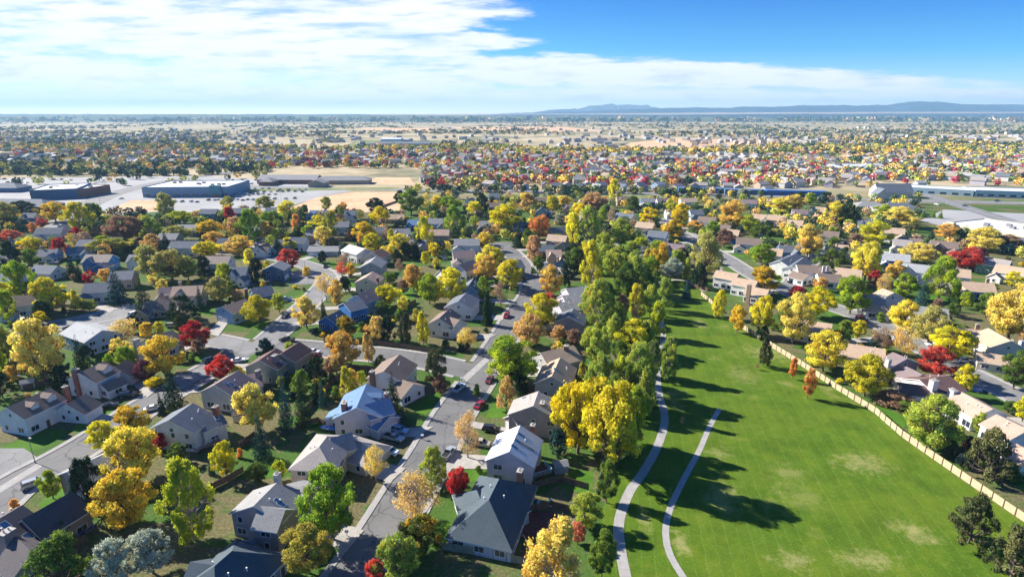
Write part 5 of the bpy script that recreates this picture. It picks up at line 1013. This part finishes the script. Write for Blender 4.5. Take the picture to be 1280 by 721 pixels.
big(98, 248, 116, 240, 38, 9, WM('slateblue'), MATS['white membrane roof'], 'angled dark end block joined to the low brick building', 'the dark end block', 'shop_building', units=1)
big(1128, 241, 1216, 246, 30, 5.5, WM('paleteal'), MATS['white membrane roof'], 'long storage hall with white roof and pale green walls, the left one', 'the left storage hall', 'storage_hall', units=0)
big(1218, 246, 1330, 250, 34, 6, WM('paleteal'), MATS['white membrane roof'], 'long storage hall with white roof at the right edge beyond the main road', 'the right storage hall', 'storage_hall', units=0)
big(1176, 291, 1330, 318, 46, 6.5, WM('cream'), MATS['white membrane roof'], 'flat white-roofed commercial building with rooftop units at the right edge', 'the flat white-roofed building', 'commercial_building', units=14, ent=(.05, .12, 'cream'))
big(958, 244, 1034, 246, 12, 5, WM('blue'), roof_mat('shed', (.10, .17, .30)), 'long bright blue storage shed beside the main road', 'the long blue shed', 'storage_shed', units=0, parapet=.1)
big(848, 241, 906, 242, 11, 5, WM('blue'), roof_mat('shed', (.10, .17, .30)), 'shorter blue storage shed behind the tan roofs', 'the shorter blue shed', 'storage_shed', units=0, parapet=.1)
big(906, 243, 956, 244, 11, 5, WM('slateblue'), roof_mat('shed', (.10, .17, .30)), 'dark blue grey shed between the two bright blue sheds', 'the dark shed', 'storage_shed', units=0, parapet=.1)
def bigroof(ms, rf, wl, label, nick, name): house(ms, rf, wl, label, nick, name=name, garage=None, drive=False, vents=False)
bigroof([wm(363, 221, -2, 72, 26, 5, 9.5), wm(336, 224, 88, 20, 16, 5, 8.4, 1)], 'grey', 'brick', 'long school wing with grey roof and brick wall beside the dry field, left half', 'the left school wing', 'school_building')
bigroof([wm(428, 222, 4, 66, 22, 5, 9, 1), wm(398, 226, 88, 18, 18, 5, 8.2)], 'grey', 'tan', 'right half of the long grey-roofed school, ending near the pine trees', 'the right school wing', 'school_building')
bigroof([wm(26, 252, -4, 62, 22, 4.2, 9, 1), wm(22, 256, 86, 14, 14, 4.2, 7.6)], 'slate', 'brick', 'office building with broad dark hipped roof at the left edge', 'the dark office roof', 'office_building')
bigroof([wm(10, 231, 0, 34, 20, 5, 9, 1)], 'slate', 'slateblue', 'small dark-roofed building behind the broad office roof at the left edge', 'the small dark building', 'office_building')
bigroof([wm(1115, 234, -4, 34, 17, 6, 13), wm(1101, 239, 84, 12, 12, 5, 11)], 'slate', 'cream', 'church with steep grey roof and pale gable beside the main road', 'the church', 'church_building')
bigroof([wm(1122, 257, -6, 34, 20, 3.6, 8.6, 1)], 'slate', 'grey', 'grey hip-roofed building across the main road from the church', 'the grey hip roof by the junction', 'office_building')
bigroof([wm(1086, 254, -6, 26, 16, 3.6, 6.8, 1)], 'grey', 'grey', 'lower grey hipped building left of the one opposite the church', 'the lower grey hip roof', 'office_building')
bigroof([wm(1063, 207, 0, 60, 30, 5, 9)], 'white', 'cream', 'distant long white-roofed hall beyond the right hand subdivision', 'the distant white hall', 'commercial_building')
bigroof([wm(505, 178, 0, 180, 50, 10, 14, 1)], 'slate', 'grey', 'distant long dark building in the green field near the horizon', 'the distant dark building', 'commercial_building')
bigroof([wm(490, 173, 0, 60, 40, 10, 13)], 'white', 'white', 'distant small white hall behind the long dark one', 'the small white hall', 'commercial_building')

# ================================================================ FAR NEIGHBOURHOODS (real houses and trees, only small)
R2 = np.random.RandomState(3)
def zone(x, y):
    """what the far plain is made of where the photo shows (x, y): tree chance, house chance, palette"""
    if 235 < y: return (0, 0, None)
    if x < 335 and 206 < y: return (.9 if y < 213 else .05, 0, 'pine')
    if 325 < x < 530 and y > 207: return (.8 if y < 211 else 0, 0, 'mixred')
    if y > 232 and x < 960: return (.8, .02, 'mixred')
    if y > 228 and x < 960: return (.7, .3, 'mixred')
    if y > 226 and x > 1040: return (.12, .06, 'mix')
    if y > 203 and x > 500: return (.75, .95, 'mixred' if x < 960 else 'mix')
    if y > 196: return (.8, .9, 'red' if 380 < x < 760 else 'mix' if x > 760 else 'pine')
    if 184 < y <= 196: return (.85, .35, 'creek' if (x > 620 or y < 190) else 'mixred')
    if y > 172: return (.55, .5 if x < 330 or x > 700 else .2, 'blue' if x < 660 else 'blue2')
    return (.50, .25, 'blue')
PAL = dict(creek=['GY', 'YG', 'LY', 'GR', 'DG', 'OY', 'GL', 'TN', 'DG', 'LG'], pine=['DG', 'DG', 'GR', 'BG', 'LY', 'YG', 'OY'], mixred=['CR', 'RD', 'OR', 'DG', 'GL', 'LY', 'GR', 'YG', 'DG', 'GY', 'PU', 'GL', 'OY', 'TN'], mix=['GY', 'LY', 'GR', 'YG', 'DG', 'TN', 'CR', 'OY', 'GL'],
           red=['CR', 'RD', 'PU', 'GL', 'DG', 'YG', 'LY', 'GR', 'OY', 'DG', 'GY', 'OR'], yellow=['GY', 'OY', 'LY', 'YG', 'GY', 'OY', 'GR', 'YY', 'TN'], blue=['DG', 'DG', 'BG', 'GR', 'YG', 'DG', 'TN'], blue2=['DG', 'GR', 'YG', 'BG', 'DG', 'OY'])
BASEC = dict(GY=(.72, .50, .08), OY=(.72, .46, .12), YY=(.78, .60, .08), LG=(.36, .40, .06), LY=(.50, .48, .08), YG=(.38, .36, .10), GR=(.10, .15, .05), GL=(.18, .25, .08), DG=(.035, .065, .04), BG=(.035, .075, .07), RD=(.58, .11, .08), CR=(.42, .05, .07), OR=(.66, .28, .10), TN=(.55, .38, .22), PU=(.15, .05, .07), OG=(.1, .1, .04))
def far_tree_cloud(name, pos, wid, hei, cols, k, seed, ls=.17):
    """many small trees, each a crown of k leaf clumps round its own centre"""
    rs = np.random.RandomState(seed); n = len(pos)
    d = sph(rs, n * k); rad = rs.uniform(.55, 1, (n * k, 1))
    C = np.repeat(pos, k, 0); Wd = np.repeat(wid, k)[:, None]; Hh = np.repeat(hei, k)[:, None]
    P = np.empty((n * k, 3)); P[:, :2] = C[:, :2] + d[:, :2] * rad * Wd * .5; P[:, 2:] = Hh * (.52 + d[:, 2:] * .46 * rad)
    s = np.repeat(wid, k) * ls
    nn = d + .4 * sph(rs, n * k); nn /= np.linalg.norm(nn, axis=1, keepdims=True)
    me = leaf_mesh(name, P, nn, s, np.zeros(n * k), rs)
    cc = np.repeat(cols, k, 0) * 1.25 * rs.uniform(.7, 1.25, (n * k, 1)); rgba = np.concatenate([cc, np.ones((n * k, 1))], 1)
    at = me.attributes.new('leafcol', 'FLOAT_COLOR', 'FACE'); at.data.foreach_set('color', rgba.astype(np.float32).ravel())
    t = bpy.data.materials.get('far leaves')
    if not t:
        q = NT('far leaves'); a = q.n('ShaderNodeAttribute'); a.attribute_name = 'leafcol'; q.bsdf(a.outputs['Color'], .9, .1); t = q.m
    me.materials[0] = t
    return link(name, me)
def sample(n, y0, y1, x0=-30, x1=1310, pw=1.0):
    xs = R2.uniform(x0, x1, n); ys = y0 + (y1 - y0) * R2.uniform(0, 1, n) ** pw; return xs, ys
def forest(name, n, y0, y1, wmin, wmax, k, seed, clump=.55, which=0, force=None, hs=1.0):
    xs, ys = sample(n, y0, y1); P, W_, H_, Cc = [], [], [], []
    from mathutils import noise as mn
    for x, y in zip(xs, ys):
        z = zone(x, y); X, Y = G(x, y)
        nz = mn.noise(Vector((X * .004, Y * .0025, seed))) * .5 + mn.noise(Vector((X * .0012, Y * .0008, 5 + seed))) * .7
        if R2.uniform() > z[which] or (which == 0 and nz < (clump - .55) * 1.2 - .12 and y < 200): continue
        if near_arterial(X, Y): continue
        w = R2.uniform(wmin, wmax); c = np.array(BASEC[PAL[z[2]][R2.randint(len(PAL[z[2]]))]])
        P.append((X, Y, 0)); W_.append(w); H_.append(w * R2.uniform(.8, 1.25) * hs); Cc.append(c)
    return far_tree_cloud(name, np.array(P), np.array(W_), np.array(H_), np.array(Cc), k, seed) if P else None
def near_arterial(X, Y):
    if not 300 < Y < 900: return False
    for k in ('arterial', 'storeroad', 'crossroad'):
        pts, w = ROADS[k][:2]
        for q in pts[::6]:
            if abs(q[0] - X) < w / 2 + 8 and abs(q[1] - Y) < w / 2 + 8 and math.dist(q, (X, Y)) < w / 2 + 7: return True
    return False
LB = 'far off trees spread across the plain behind the main road'
for nm, a in (('distant_trees', (6500, 186, 234, 6, 12, 46, 1, .45)), ('distant_trees', (10500, 165, 188, 8, 15, 28, 2, .55)), ('distant_woodland', (11000, 152, 168, 13, 28, 16, 3, .58)), ('distant_woodland', (8000, 145.5, 153, 40, 120, 14, 4, .52))):
    o = forest(nm, *a, hs=.9 if a[2] > 168 else .45)
    if o: tag(o, LB + ', ' + dict(zip((1, 2, 3, 4), ('nearest band', 'second band', 'third band', 'band under the horizon')))[a[6]], 'trees', kind='stuff')
# rows of trees that read as lines: along the main road, the creek line of yellow cottonwoods
def line_trees(px, n, pal, w0, w1, seed, label, jit=6):
    pts = PXL(px); tot = sum(math.dist(a, b) for a, b in zip(pts, pts[1:])); P = []
    for i in range(n):
        t = R2.uniform(0, tot)
        for a, b in zip(pts, pts[1:]):
            d = math.dist(a, b)
            if t <= d: break
            t -= d
        P.append((a[0] + (b[0] - a[0]) * t / d + R2.normal(0, jit), a[1] + (b[1] - a[1]) * t / d + R2.normal(0, jit), 0))
    w = R2.uniform(w0, w1, n); c = np.array([BASEC[pal[R2.randint(len(pal))]] for _ in range(n)])
    tag(far_tree_cloud('tree_belt', np.array(P), w, w * R2.uniform(.9, 1.2, n), c, 60, seed), label, 'trees', kind='stuff')
line_trees('-30 190, 150 188, 340 186, 560 189, 700 191', 150, PAL['yellow'] + ['GR', 'GL', 'DG', 'YG'], 8, 13, 11, 'belt of yellow trees along the far creek, left half', 14)
line_trees('700 191, 860 192, 1000 193, 1130 191, 1310 194', 190, PAL['yellow'] + ['GR', 'GL', 'DG', 'YG'], 9, 15, 12, 'belt of yellow green trees along the far creek, right half', 16)
line_trees('-30 217, 100 219, 240 219, 330 214', 190, ['DG', 'GR', 'BG', 'YG'], 7, 11, 13, 'belt of dark trees behind the stores', 6)
line_trees('510 240, 640 240, 780 242, 900 244', 110, ['DG', 'GR', 'DG', 'LY', 'TN'], 6, 9, 14, 'hedge of dark trees along the main road', 5)
# infill greenery between the houses in front of the main road
def infill():
    n = 0; k = 0; rr = random.Random(99); cds = ['DG', 'DG', 'BG', 'GR', 'GR', 'DG', 'LG', 'YY', 'GL', 'OY', 'LY', 'LY', 'GY', 'TN', 'BR', 'DG', 'GY', 'OG']
    bg = []
    while (n < 200 or len(bg) < 1100) and k < 34000:
        k += 1; x = rr.uniform(-10, 1290); y = rr.uniform(246, 500) if rr.random() < .75 else rr.uniform(246, 300)
        if x < 520 and y < 268: continue
        if 735 < x < 960 + max(0, y - 430) * 1.6 and y > 335: continue
        if x > 1150 and y < 300: continue
        X, Y = G(x, y)
        if near_road((X, Y))[0] < 2.5 or seg_d((X, Y), TRAIL) < 4: continue
        if any(M.inside(X, Y, 2.2) for ms in HOUSES for M in ms): continue
        # stand clear of roofs the photo shows: skip when a house is right behind the crown
        small = rr.random() < .52; W = rr.uniform(2.2, 3.8) if small else rr.uniform(4.5, 7.5); Hh = W * rr.uniform(.7, 1.1) if small else W * rr.uniform(1, 1.4)
        if any(M.inside(X, Y + Hh * 2.0, 1) or M.inside(X, Y + Hh, 2) for ms in HOUSES for M in ms) and not small and rr.random() < .6: continue
        c = rr.choice(cds); kd = 'S' if small else ('N' if c in ('DG', 'OG') else 'D')
        
        if y < 325:
            if len(bg) < 1100 and (not small or len(bg) % 3): bg.append((X, Y, W * 1.15, Hh, BASEC.get(c, (.3, .2, .12))))
            continue
        if n < 200: tree(0, 0, 0, 0, c, kd, base=(X, Y), dims=(W, Hh)); n += 1
    tag(far_tree_cloud('background_trees', np.array([(b[0], b[1], 0) for b in bg]), np.array([b[2] for b in bg]), np.array([b[3] for b in bg]), np.array([b[4] for b in bg]), 260, 77, .085), 'smaller trees and bushes filling the gardens in front of the main road', 'trees', kind='stuff')
infill()
# far houses: the nearest as objects, the rest one mesh
def tiny_house_mesh():
    m = MB(); m.prism([(-4.5, 0), (4.5, 0), (4.5, 5), (0, 7.4), (-4.5, 5)], -6, 6, 0); m.prism([(-5, 4.9), (0, 7.7), (5, 4.9), (5, 4.7), (0, 7.4), (-5, 4.7)], -6.3, 6.3, 1)
    me = m.mesh('far_house', [M_TRIM, M_TRIM]); recalc(me); return me
m = MB(); m.prism([(-4.5, 0), (4.5, 0), (4.5, 5), (0, 7.3), (-4.5, 5)], -6, 6); FH_W = m.mesh('far_wall', M_TRIM); recalc(FH_W)
m = MB(); m.prism([(-5, 4.9), (0, 7.7), (5, 4.9), (5, 4.6), (0, 7.4), (-5, 4.6)], -6.4, 6.4); FH_R = m.mesh('far_roof', M_TRIM); recalc(FH_R)
FARR = ['slate', 'grey', 'grey', 'brown', 'greige', 'slate', 'beige', 'lightgrey', 'mauve']; FARW = ['white', 'cream', 'grey', 'skyblue', 'tan', 'grey', 'lavender', 'cream']
cand = []
for x, y in zip(*sample(5200, 160, 240)):
    z = zone(x, y)
    if y > 234.5 and not (520 < x < 960): continue
    if R2.uniform() > (z[1] if z[2] else .8): continue
    X, Y = G(x, y)
    if near_arterial(X, Y): continue
    cand.append((X, Y, x, y))
cand.sort(key=lambda c: c[1]); taken = []; grid = {}
def free(X, Y, d=15):
    gx, gy = int(X // d), int(Y // d)
    for i in (-1, 0, 1):
        for j in (-1, 0, 1):
            for q in grid.get((gx + i, gy + j), ()):
                if math.dist(q, (X, Y)) < d: return False
    grid.setdefault((gx, gy), []).append((X, Y)); return True
cand = [c for c in cand if free(c[0], c[1])]
for (X, Y, x, y) in cand[:150]:
    rf, wl = FARR[R2.randint(len(FARR))], FARW[R2.randint(len(FARW))]
    r = link('house', None, None, (X, Y, 0)); r.rotation_euler.z = math.radians((math.floor(X / 90) * 37 % 90) + R2.choice([0, 90]))
    s = R2.uniform(.85, 1.2); r.scale = (s, s, s)
    a = link('wall', FH_W, r); a.material_slots[0].link = 'OBJECT'; a.material_slots[0].material = WM(wl)
    b = link('roof', FH_R, r); b.material_slots[0].link = 'OBJECT'; b.material_slots[0].material = RM(rf)
    reg = 'beyond the school' if x < 620 else 'beyond the middle main road' if x < 850 else 'beyond the blue sheds' if x < 1050 else 'behind the storage halls'
    tag(r, f"tiny {rf.replace('greige', 'pale grey').replace('beige', 'light brown')} roofed {wl.replace('skyblue', 'pale blue')} house {reg}", 'house', 'houses in the far subdivision')
    THINGS.append((r, x, y, dict(t='far')))
rest = cand[150:]
m = MB(); FM = [WM('cream'), WM('tan'), WM('grey'), WM('grey'), RM('slate'), RM('grey'), RM('brown'), RM('lightgrey')]
for (X, Y, x, y) in rest:
    an = math.radians((math.floor(X / 120) * 37 % 90) + R2.choice([0, 90])); c, s = math.cos(an), math.sin(an); k = R2.uniform(.9, 1.25) * (1 if Y < 1600 else 1.25)
    T = lambda u, v, z: (X + (u * c - v * s) * k, Y + (u * s + v * c) * k, z * k)
    w_, r_ = R2.randint(4), 4 + R2.randint(4); i = len(m.v)
    for u in (-6, 6):
        for v, z in ((-4.5, 0), (4.5, 0), (4.5, 5), (0, 7.4), (-4.5, 5)): m.v.append(T(u, v, z))
    for f in ((4, 3, 2, 1, 0), (5, 6, 7, 8, 9), (0, 1, 6, 5), (1, 2, 7, 6), (4, 0, 5, 9)): m.f.append(tuple(i + q for q in f)); m.mi.append(w_)
    m.f.append((i + 2, i + 3, i + 8, i + 7)); m.mi.append(r_); m.f.append((i + 3, i + 4, i + 9, i + 8)); m.mi.append(r_)
me = m.mesh('distant_houses', FM); recalc(me); tag(link('distant_houses', me), 'mass of tiny houses reaching towards the horizon', 'houses', kind='stuff')

# ================================================================ HILLS, MOUNTAINS
def ridge(name, x0, x1, Y, prof, depth, mat, seed, rough=.08, kind='structure'):
    """prof: list of (photo x, photo y of the skyline) at distance Y"""
    from mathutils import noise as mn
    n = 420; m = MB(); cols = []
    for i in range(n + 1):
        xp = x0 + (x1 - x0) * i / n
        for (a, b) in zip(prof, prof[1:]):
            if a[0] <= xp <= b[0]: t = (xp - a[0]) / (b[0] - a[0]); t = t * t * (3 - 2 * t); yp = a[1] + (b[1] - a[1]) * t; break
        else: yp = prof[0][1] if xp < prof[0][0] else prof[-1][1]
        h = hz(Y, yp); X = (xp - 640) / F * Y * 1.0456 / 1.0
        h = max(1, h * (1 + rough * 1.6 * mn.noise(Vector((X * .0010, seed, 0))) + rough * 1.3 * mn.noise(Vector((X * .0031, seed, 1))) + rough * .8 * mn.noise(Vector((X * .009, seed, 2)))))
        col = []
        for j, (dy, f) in enumerate(((-depth * .6, 0), (-depth * .35, .30), (-depth * .15, .72), (0, 1.0), (depth * .2, .8), (depth * .6, 0))):
            ff = f * (1 + .25 * mn.noise(Vector((X * .0022, j * 2.3, seed)))) if 0 < j < 3 else f
            col.append((X + depth * .05 * mn.noise(Vector((X * .002, j, seed))), Y + dy + depth * .06 * mn.noise(Vector((X * .003, j * 1.7, seed))), h * ff - .5))
        cols.append(col)
    for c in cols: m.v += c
    for i in range(n):
        for j in range(5): a = i * 6 + j; m.f.append((a, a + 6, a + 7, a + 1)); m.mi.append(0)
    me = m.mesh(name, mat); recalc(me)
    for p in me.polygons: p.use_smooth = True
    return tag(link(name, me), kind=kind)
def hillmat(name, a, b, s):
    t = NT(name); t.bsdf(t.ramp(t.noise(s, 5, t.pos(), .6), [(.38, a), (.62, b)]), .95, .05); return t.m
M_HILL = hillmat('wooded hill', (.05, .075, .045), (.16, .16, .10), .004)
M_MESA = hillmat('haze tinted forest foothill', (.010, .028, .05), (.03, .06, .09), .0012)  # blue of distant haze worked into the dark forest colours
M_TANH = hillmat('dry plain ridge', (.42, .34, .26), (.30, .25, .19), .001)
M_MOUNT = hillmat('haze tinted rock and forest', (.03, .055, .09), (.10, .13, .17), .0006)  # rock and forest tones shifted blue, painting in haze over the real volume
ridge('hills', -160, 1440, 8000, [(-160, 144.2), (0, 144.5), (130, 143.6), (260, 142.8), (400, 144.6), (520, 144.2), (640, 145.2), (760, 146.2), (1000, 147), (1440, 146)], 2600, M_HILL, 1, .03)
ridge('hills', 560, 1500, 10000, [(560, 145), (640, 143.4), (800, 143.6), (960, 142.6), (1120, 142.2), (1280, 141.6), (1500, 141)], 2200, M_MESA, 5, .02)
ridge('hills', 480, 1500, 11500, [(480, 143.4), (700, 142.2), (900, 140.8), (1100, 140), (1300, 140), (1500, 140)], 1500, M_TANH, 9, .02)
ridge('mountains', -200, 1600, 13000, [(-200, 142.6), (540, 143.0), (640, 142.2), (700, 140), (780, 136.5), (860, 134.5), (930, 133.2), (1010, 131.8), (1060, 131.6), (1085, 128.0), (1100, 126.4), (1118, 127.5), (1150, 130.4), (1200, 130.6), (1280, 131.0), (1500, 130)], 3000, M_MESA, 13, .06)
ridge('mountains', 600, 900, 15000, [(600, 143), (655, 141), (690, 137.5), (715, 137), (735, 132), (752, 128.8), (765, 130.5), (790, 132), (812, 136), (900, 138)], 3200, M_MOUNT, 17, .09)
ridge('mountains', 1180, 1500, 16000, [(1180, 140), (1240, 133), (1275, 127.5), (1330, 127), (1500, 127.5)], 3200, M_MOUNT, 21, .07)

# ================================================================ AIR
q = NT('thin autumn haze'); v = q.n('ShaderNodeVolumePrincipled'); v.inputs['Density'].default_value = 6.5e-5; v.inputs['Color'].default_value = (.42, .72, 1, 1); v.inputs['Anisotropy'].default_value = .1
q.l(v.outputs[0], q.out.inputs['Volume'])
m = MB(); m.box(-20000, -1000, -1.0, 20000, 18800, 480); o = link('haze', m.mesh('haze', q.m)); tag(o, kind='stuff')

# ================================================================ SKY, SUN, CAMERA
SUN_EL, SUN_AZ = math.radians(32), math.radians(156)      # azimuth counted from +X
w = bpy.data.worlds.new('World'); S.world = w; w.use_nodes = True
t = w.node_tree; t.nodes.clear()
q = NT.__new__(NT); q.t = t; q.m = None; q.out = q.n('ShaderNodeOutputWorld')
sk = q.n('ShaderNodeTexSky'); sk.sky_type = 'NISHITA'; sk.sun_disc = False; sk.sun_elevation = SUN_EL; sk.sun_rotation = math.pi / 2 - SUN_AZ
sk.altitude = 1700; sk.air_density = 1.0; sk.dust_density = .2; sk.ozone_density = 2.5
tc = q.n('ShaderNodeTexCoord'); sep = q.n('ShaderNodeSeparateXYZ'); q.l(tc.outputs['Generated'], sep.inputs[0])
yy = q.math('MAXIMUM', sep.outputs[1], .05); A = q.math('DIVIDE', sep.outputs[0], yy); Ev = q.math('DIVIDE', sep.outputs[2], yy)
def sm(v, a, b):
    n = q.n('ShaderNodeMapRange'); n.interpolation_type = 'SMOOTHSTEP'; n.inputs['From Min'].default_value = a; n.inputs['From Max'].default_value = b; q.l(v, n.inputs['Value']); return n.outputs[0]
blue = q.ramp(Ev, [(0, (1.0, .95, .90)), (.03, (.66, .76, .80)), (.10, (.20, .57, .82)), (.19, (.08, .40, .82))])
skyc = q.mix(1.0, sk.outputs[0], blue, 'MULTIPLY')
cb = q.n('ShaderNodeCombineXYZ'); q.l(q.math('MULTIPLY', A, 3.0), cb.inputs[0]); q.l(q.math('MULTIPLY', Ev, 26.0), cb.inputs[1])
cb2 = q.n('ShaderNodeCombineXYZ'); q.l(q.math('MULTIPLY', A, 9.0), cb2.inputs[0]); q.l(q.math('MULTIPLY', Ev, 60.0), cb2.inputs[1])
n1 = q.noise(1.0, 6, cb.outputs[0], .6); n2 = q.noise(1.0, 6, cb2.outputs[0], .62)
# big cloud on the left: edge position changes with height
edge = q.ramp(q.math('MULTIPLY', Ev, 5.0), [(0, (.62,) * 3), (.18, (.52,) * 3), (.30, (.46,) * 3), (.42, (.47,) * 3), (.50, (.50,) * 3), (.57, (.56,) * 3), (.64, (.47,) * 3), (.76, (.53,) * 3), (1, (.47,) * 3)])
sepc = q.n('ShaderNodeSeparateColor'); q.l(edge, sepc.inputs[0]); edg = q.math('SUBTRACT', sepc.outputs[0], .5)
dl = q.math('ADD', q.math('SUBTRACT', edg, A), q.math('MULTIPLY', q.math('SUBTRACT', n2, .5), .22))
left = sm(dl, -.01, .06)
# long band reaching right
cen = q.math('SUBTRACT', .069, q.math('MULTIPLY', q.math('MAXIMUM', A, 0.0), .028)); half = q.math('SUBTRACT', .024, q.math('MULTIPLY', q.math('MAXIMUM', A, 0.0), .018))
db = q.math('SUBTRACT', half, q.math('ABSOLUTE', q.math('SUBTRACT', Ev, cen))); db = q.math('ADD', db, q.math('MULTIPLY', q.math('SUBTRACT', n2, .50), .045))
band = q.math('MULTIPLY', sm(db, -.006, .005), sm(q.math('ADD', A, .15), 0, .1)); band = q.math('MULTIPLY', band, q.math('SUBTRACT', 1.0, sm(A, .66, .76)))
cen2 = q.math('ABSOLUTE', q.math('SUBTRACT', Ev, .030)); d2 = q.math('ADD', q.math('SUBTRACT', .014, cen2), q.math('MULTIPLY', q.math('SUBTRACT', n1, .53), .07)); wisp = q.math('MULTIPLY', sm(d2, -.008, .008), .9)
streak = q.ramp(q.math('ADD', q.math('MULTIPLY', n1, .6), q.math('MULTIPLY', n2, .4)), [(.36, (.38,) * 3), (.52, (1,) * 3)]); ss = q.n('ShaderNodeSeparateColor'); q.l(streak, ss.inputs[0])
leftm = q.math('MULTIPLY', left, ss.outputs[0])
low = q.math('MULTIPLY', sm(q.math('ADD', q.math('SUBTRACT', .034, q.math('ABSOLUTE', q.math('SUBTRACT', Ev, .022))), q.math('MULTIPLY', q.math('SUBTRACT', n2, .5), .06)), 0, .02), sm(q.math('MULTIPLY', A, -1.0), -.05, .35))
mask = q.math('MAXIMUM', q.math('MAXIMUM', leftm, q.math('MULTIPLY', band, .95)), wisp, True); mask = q.math('MAXIMUM', mask, q.math('MULTIPLY', low, .9), True)
mask = q.math('MULTIPLY', mask, sm(Ev, .004, .02)); mask = q.math('MULTIPLY', mask, sm(sep.outputs[1], .1, .35)); mask = q.math('MULTIPLY', mask, q.math('SUBTRACT', 1.0, sm(Ev, .35, .7)))
ccol = q.ramp(n2, [(.27, (3.6, 4.1, 4.9)), (.50, (5.5, 5.6, 5.7))])
col = q.mix(mask, skyc, ccol)
bg = q.n('ShaderNodeBackground'); q.l(col, bg.inputs[0]); bg.inputs[1].default_value = .082; q.l(bg.outputs[0], q.out.inputs[0])
sd = bpy.data.lights.new('sun', 'SUN'); sd.energy = 4.8; sd.angle = math.radians(.5); sd.color = (1, .93, .82)
so = bpy.data.objects.new('sun', sd); COL.objects.link(so)
dirv = Vector((math.cos(SUN_AZ) * math.cos(SUN_EL), math.sin(SUN_AZ) * math.cos(SUN_EL), math.sin(SUN_EL))); so.rotation_euler = dirv.to_track_quat('Z', 'Y').to_euler()
cd = bpy.data.cameras.new('camera'); co = bpy.data.objects.new('camera', cd); COL.objects.link(co); S.camera = co
co.location = (0, 0, CH); co.rotation_euler = (math.pi / 2 - PIT, 0, 0); cd.lens = 36 * F / 1280; cd.sensor_width = 36; cd.clip_start = .5; cd.clip_end = 90000
S.view_settings.view_transform = 'Standard'; S.view_settings.look = 'None'; S.view_settings.exposure = 1.28; S.view_settings.gamma = 1
S.cycles.use_denoising = True; S.cycles.max_bounces = 5; S.cycles.diffuse_bounces = 2; S.cycles.glossy_bounces = 2; S.cycles.transmission_bounces = 2; S.cycles.volume_bounces = 0; S.cycles.transparent_max_bounces = 4
S.cycles.use_adaptive_sampling = True; S.cycles.adaptive_threshold = .02; S.cycles.sample_clamp_indirect = 6

# ================================================================ LABELS
LAND += [('the centre street', 570, 515), ('the park path', 800, 600), ('the thin side path in the park', 868, 580), ('the west street', 250, 468), ('the store car park', 310, 246), ('the dry field', 450, 252), ('the loop street', 385, 375), ('the upper left cul-de-sac', 145, 394), ('the east street', 1010, 372)]
ROOFW = dict(greige='pale grey', peach='peach tan', lightgrey='light grey', beige='light brown', slate='slate grey', teal='dark teal', dark='dark')
WALLW = dict(skyblue='pale blue', slateblue='slate blue', sage='sage green')
def where(x, y, lx, ly, d):
    dx, dy = x - lx, (y - ly) * 1.6
    if abs(dx) > abs(dy) * 1.2: return 'left of' if dx < 0 else 'right of'
    return 'below' if dy > 0 else 'behind'
def size(i):
    W, H = i['W'], i['H']; return 'small' if H < 5 else 'big' if H > 12 or W > 10 else ''
big_first = sorted([q for q in THINGS if q[3]['t'] == 'house' and not q[3].get('label')], key=lambda q: q[3]['Y']) + [q for q in THINGS if q[3]['t'] == 'car'] + sorted([q for q in THINGS if q[3]['t'] == 'tree'], key=lambda q: q[3]['Y'])
for (o, x, y, i) in big_first:
    if i['t'] == 'car': col = i['col']; shp = i['kd'] + (' parked at the kerb' if i.get('kerb') else ' on a driveway'); cat = 'pickup truck' if i['kd'] == 'pickup' else 'car'; grp = 'cars on the driveways'
    elif i['t'] == 'tree':
        col = LEAF[i['code']][1]; shp = SHAPEW[i['kind']]; cat = 'shrub' if i['kind'] == 'S' else 'tree'
        grp = 'autumn trees of the suburb' if i['kind'] in 'DPB' else None
    else:
        col = ROOFW.get(i['roof'], i['roof']) + ' roofed'; shp = WALLW.get(i['wall'], i['wall']) + ' house' + (' with ' + i['chim'] + ' chimney' if i['chim'] else ''); cat = 'house'; grp = None
    ls = sorted(LAND, key=lambda l: math.hypot(x - l[1], (y - l[2]) * 1.6)); lab = None
    sz = [size(i), ''] if i['t'] == 'tree' else ['']
    opts = []
    for k in range(5):
        l = ls[k]; d = math.hypot(x - l[1], y - l[2])
        if d > 190: continue
        opts.append(f"{where(x, y, l[1], l[2], d)} {l[0]}")
    for k in range(0, 3):
        for k2 in range(k + 1, min(6, len(ls))):
            a, b = ls[k], ls[k2]
            if (a[1] - x) * (b[1] - x) < 0: opts.append(f"between {a[0]} and {b[0]}")
    tries = []
    for op in opts:
        for s_ in dict.fromkeys(sz): tries.append(' '.join(f"{s_} {col} {shp} {op}".split()))
    for op in opts[:3]:
        for s2 in ('slightly', 'well', 'far'): tries.append(f"{col} {shp} {s2} {op}")
    V = 'upper' if y < 250 else 'middle'
    tries += [f"{sz[0]} {col} {shp} about {int(round(100 * x / 1280))} percent across and {int(round(100 * y / 721))} percent down the photo".strip()]
    for t_ in tries:
        t_ = t_.replace('by the left street', 'by the left road') if len(t_.split()) > 99 else t_
        if t_ not in USED and 4 <= len(t_.split()) <= 16: lab = t_; break
    if not lab: lab = f"{col} {shp} {int(x)} across {int(y)} down"
    USED.add(lab); tag(o, lab, cat, grp)
    if i['t'] == 'tree' and i['Y'] < 330 and i['H'] > 8 and lab and ' of ' in lab and len(LAND) < 20: pass
for o, x, y, i in THINGS:
    if i['t'] == 'tree' and i['kind'] in 'CNYS': o['group'] = dict(C='spruces of the suburb', N='pines of the suburb', Y='cypresses of the suburb', S='garden shrubs')[i['kind']]
    elif i['t'] == 'house': o['group'] = 'houses of the suburb' if o.get('category') == 'house' else 'large buildings'
    if i['t'] == 'house' and o.name.split('.')[0] != 'house': o['category'] = 'building'
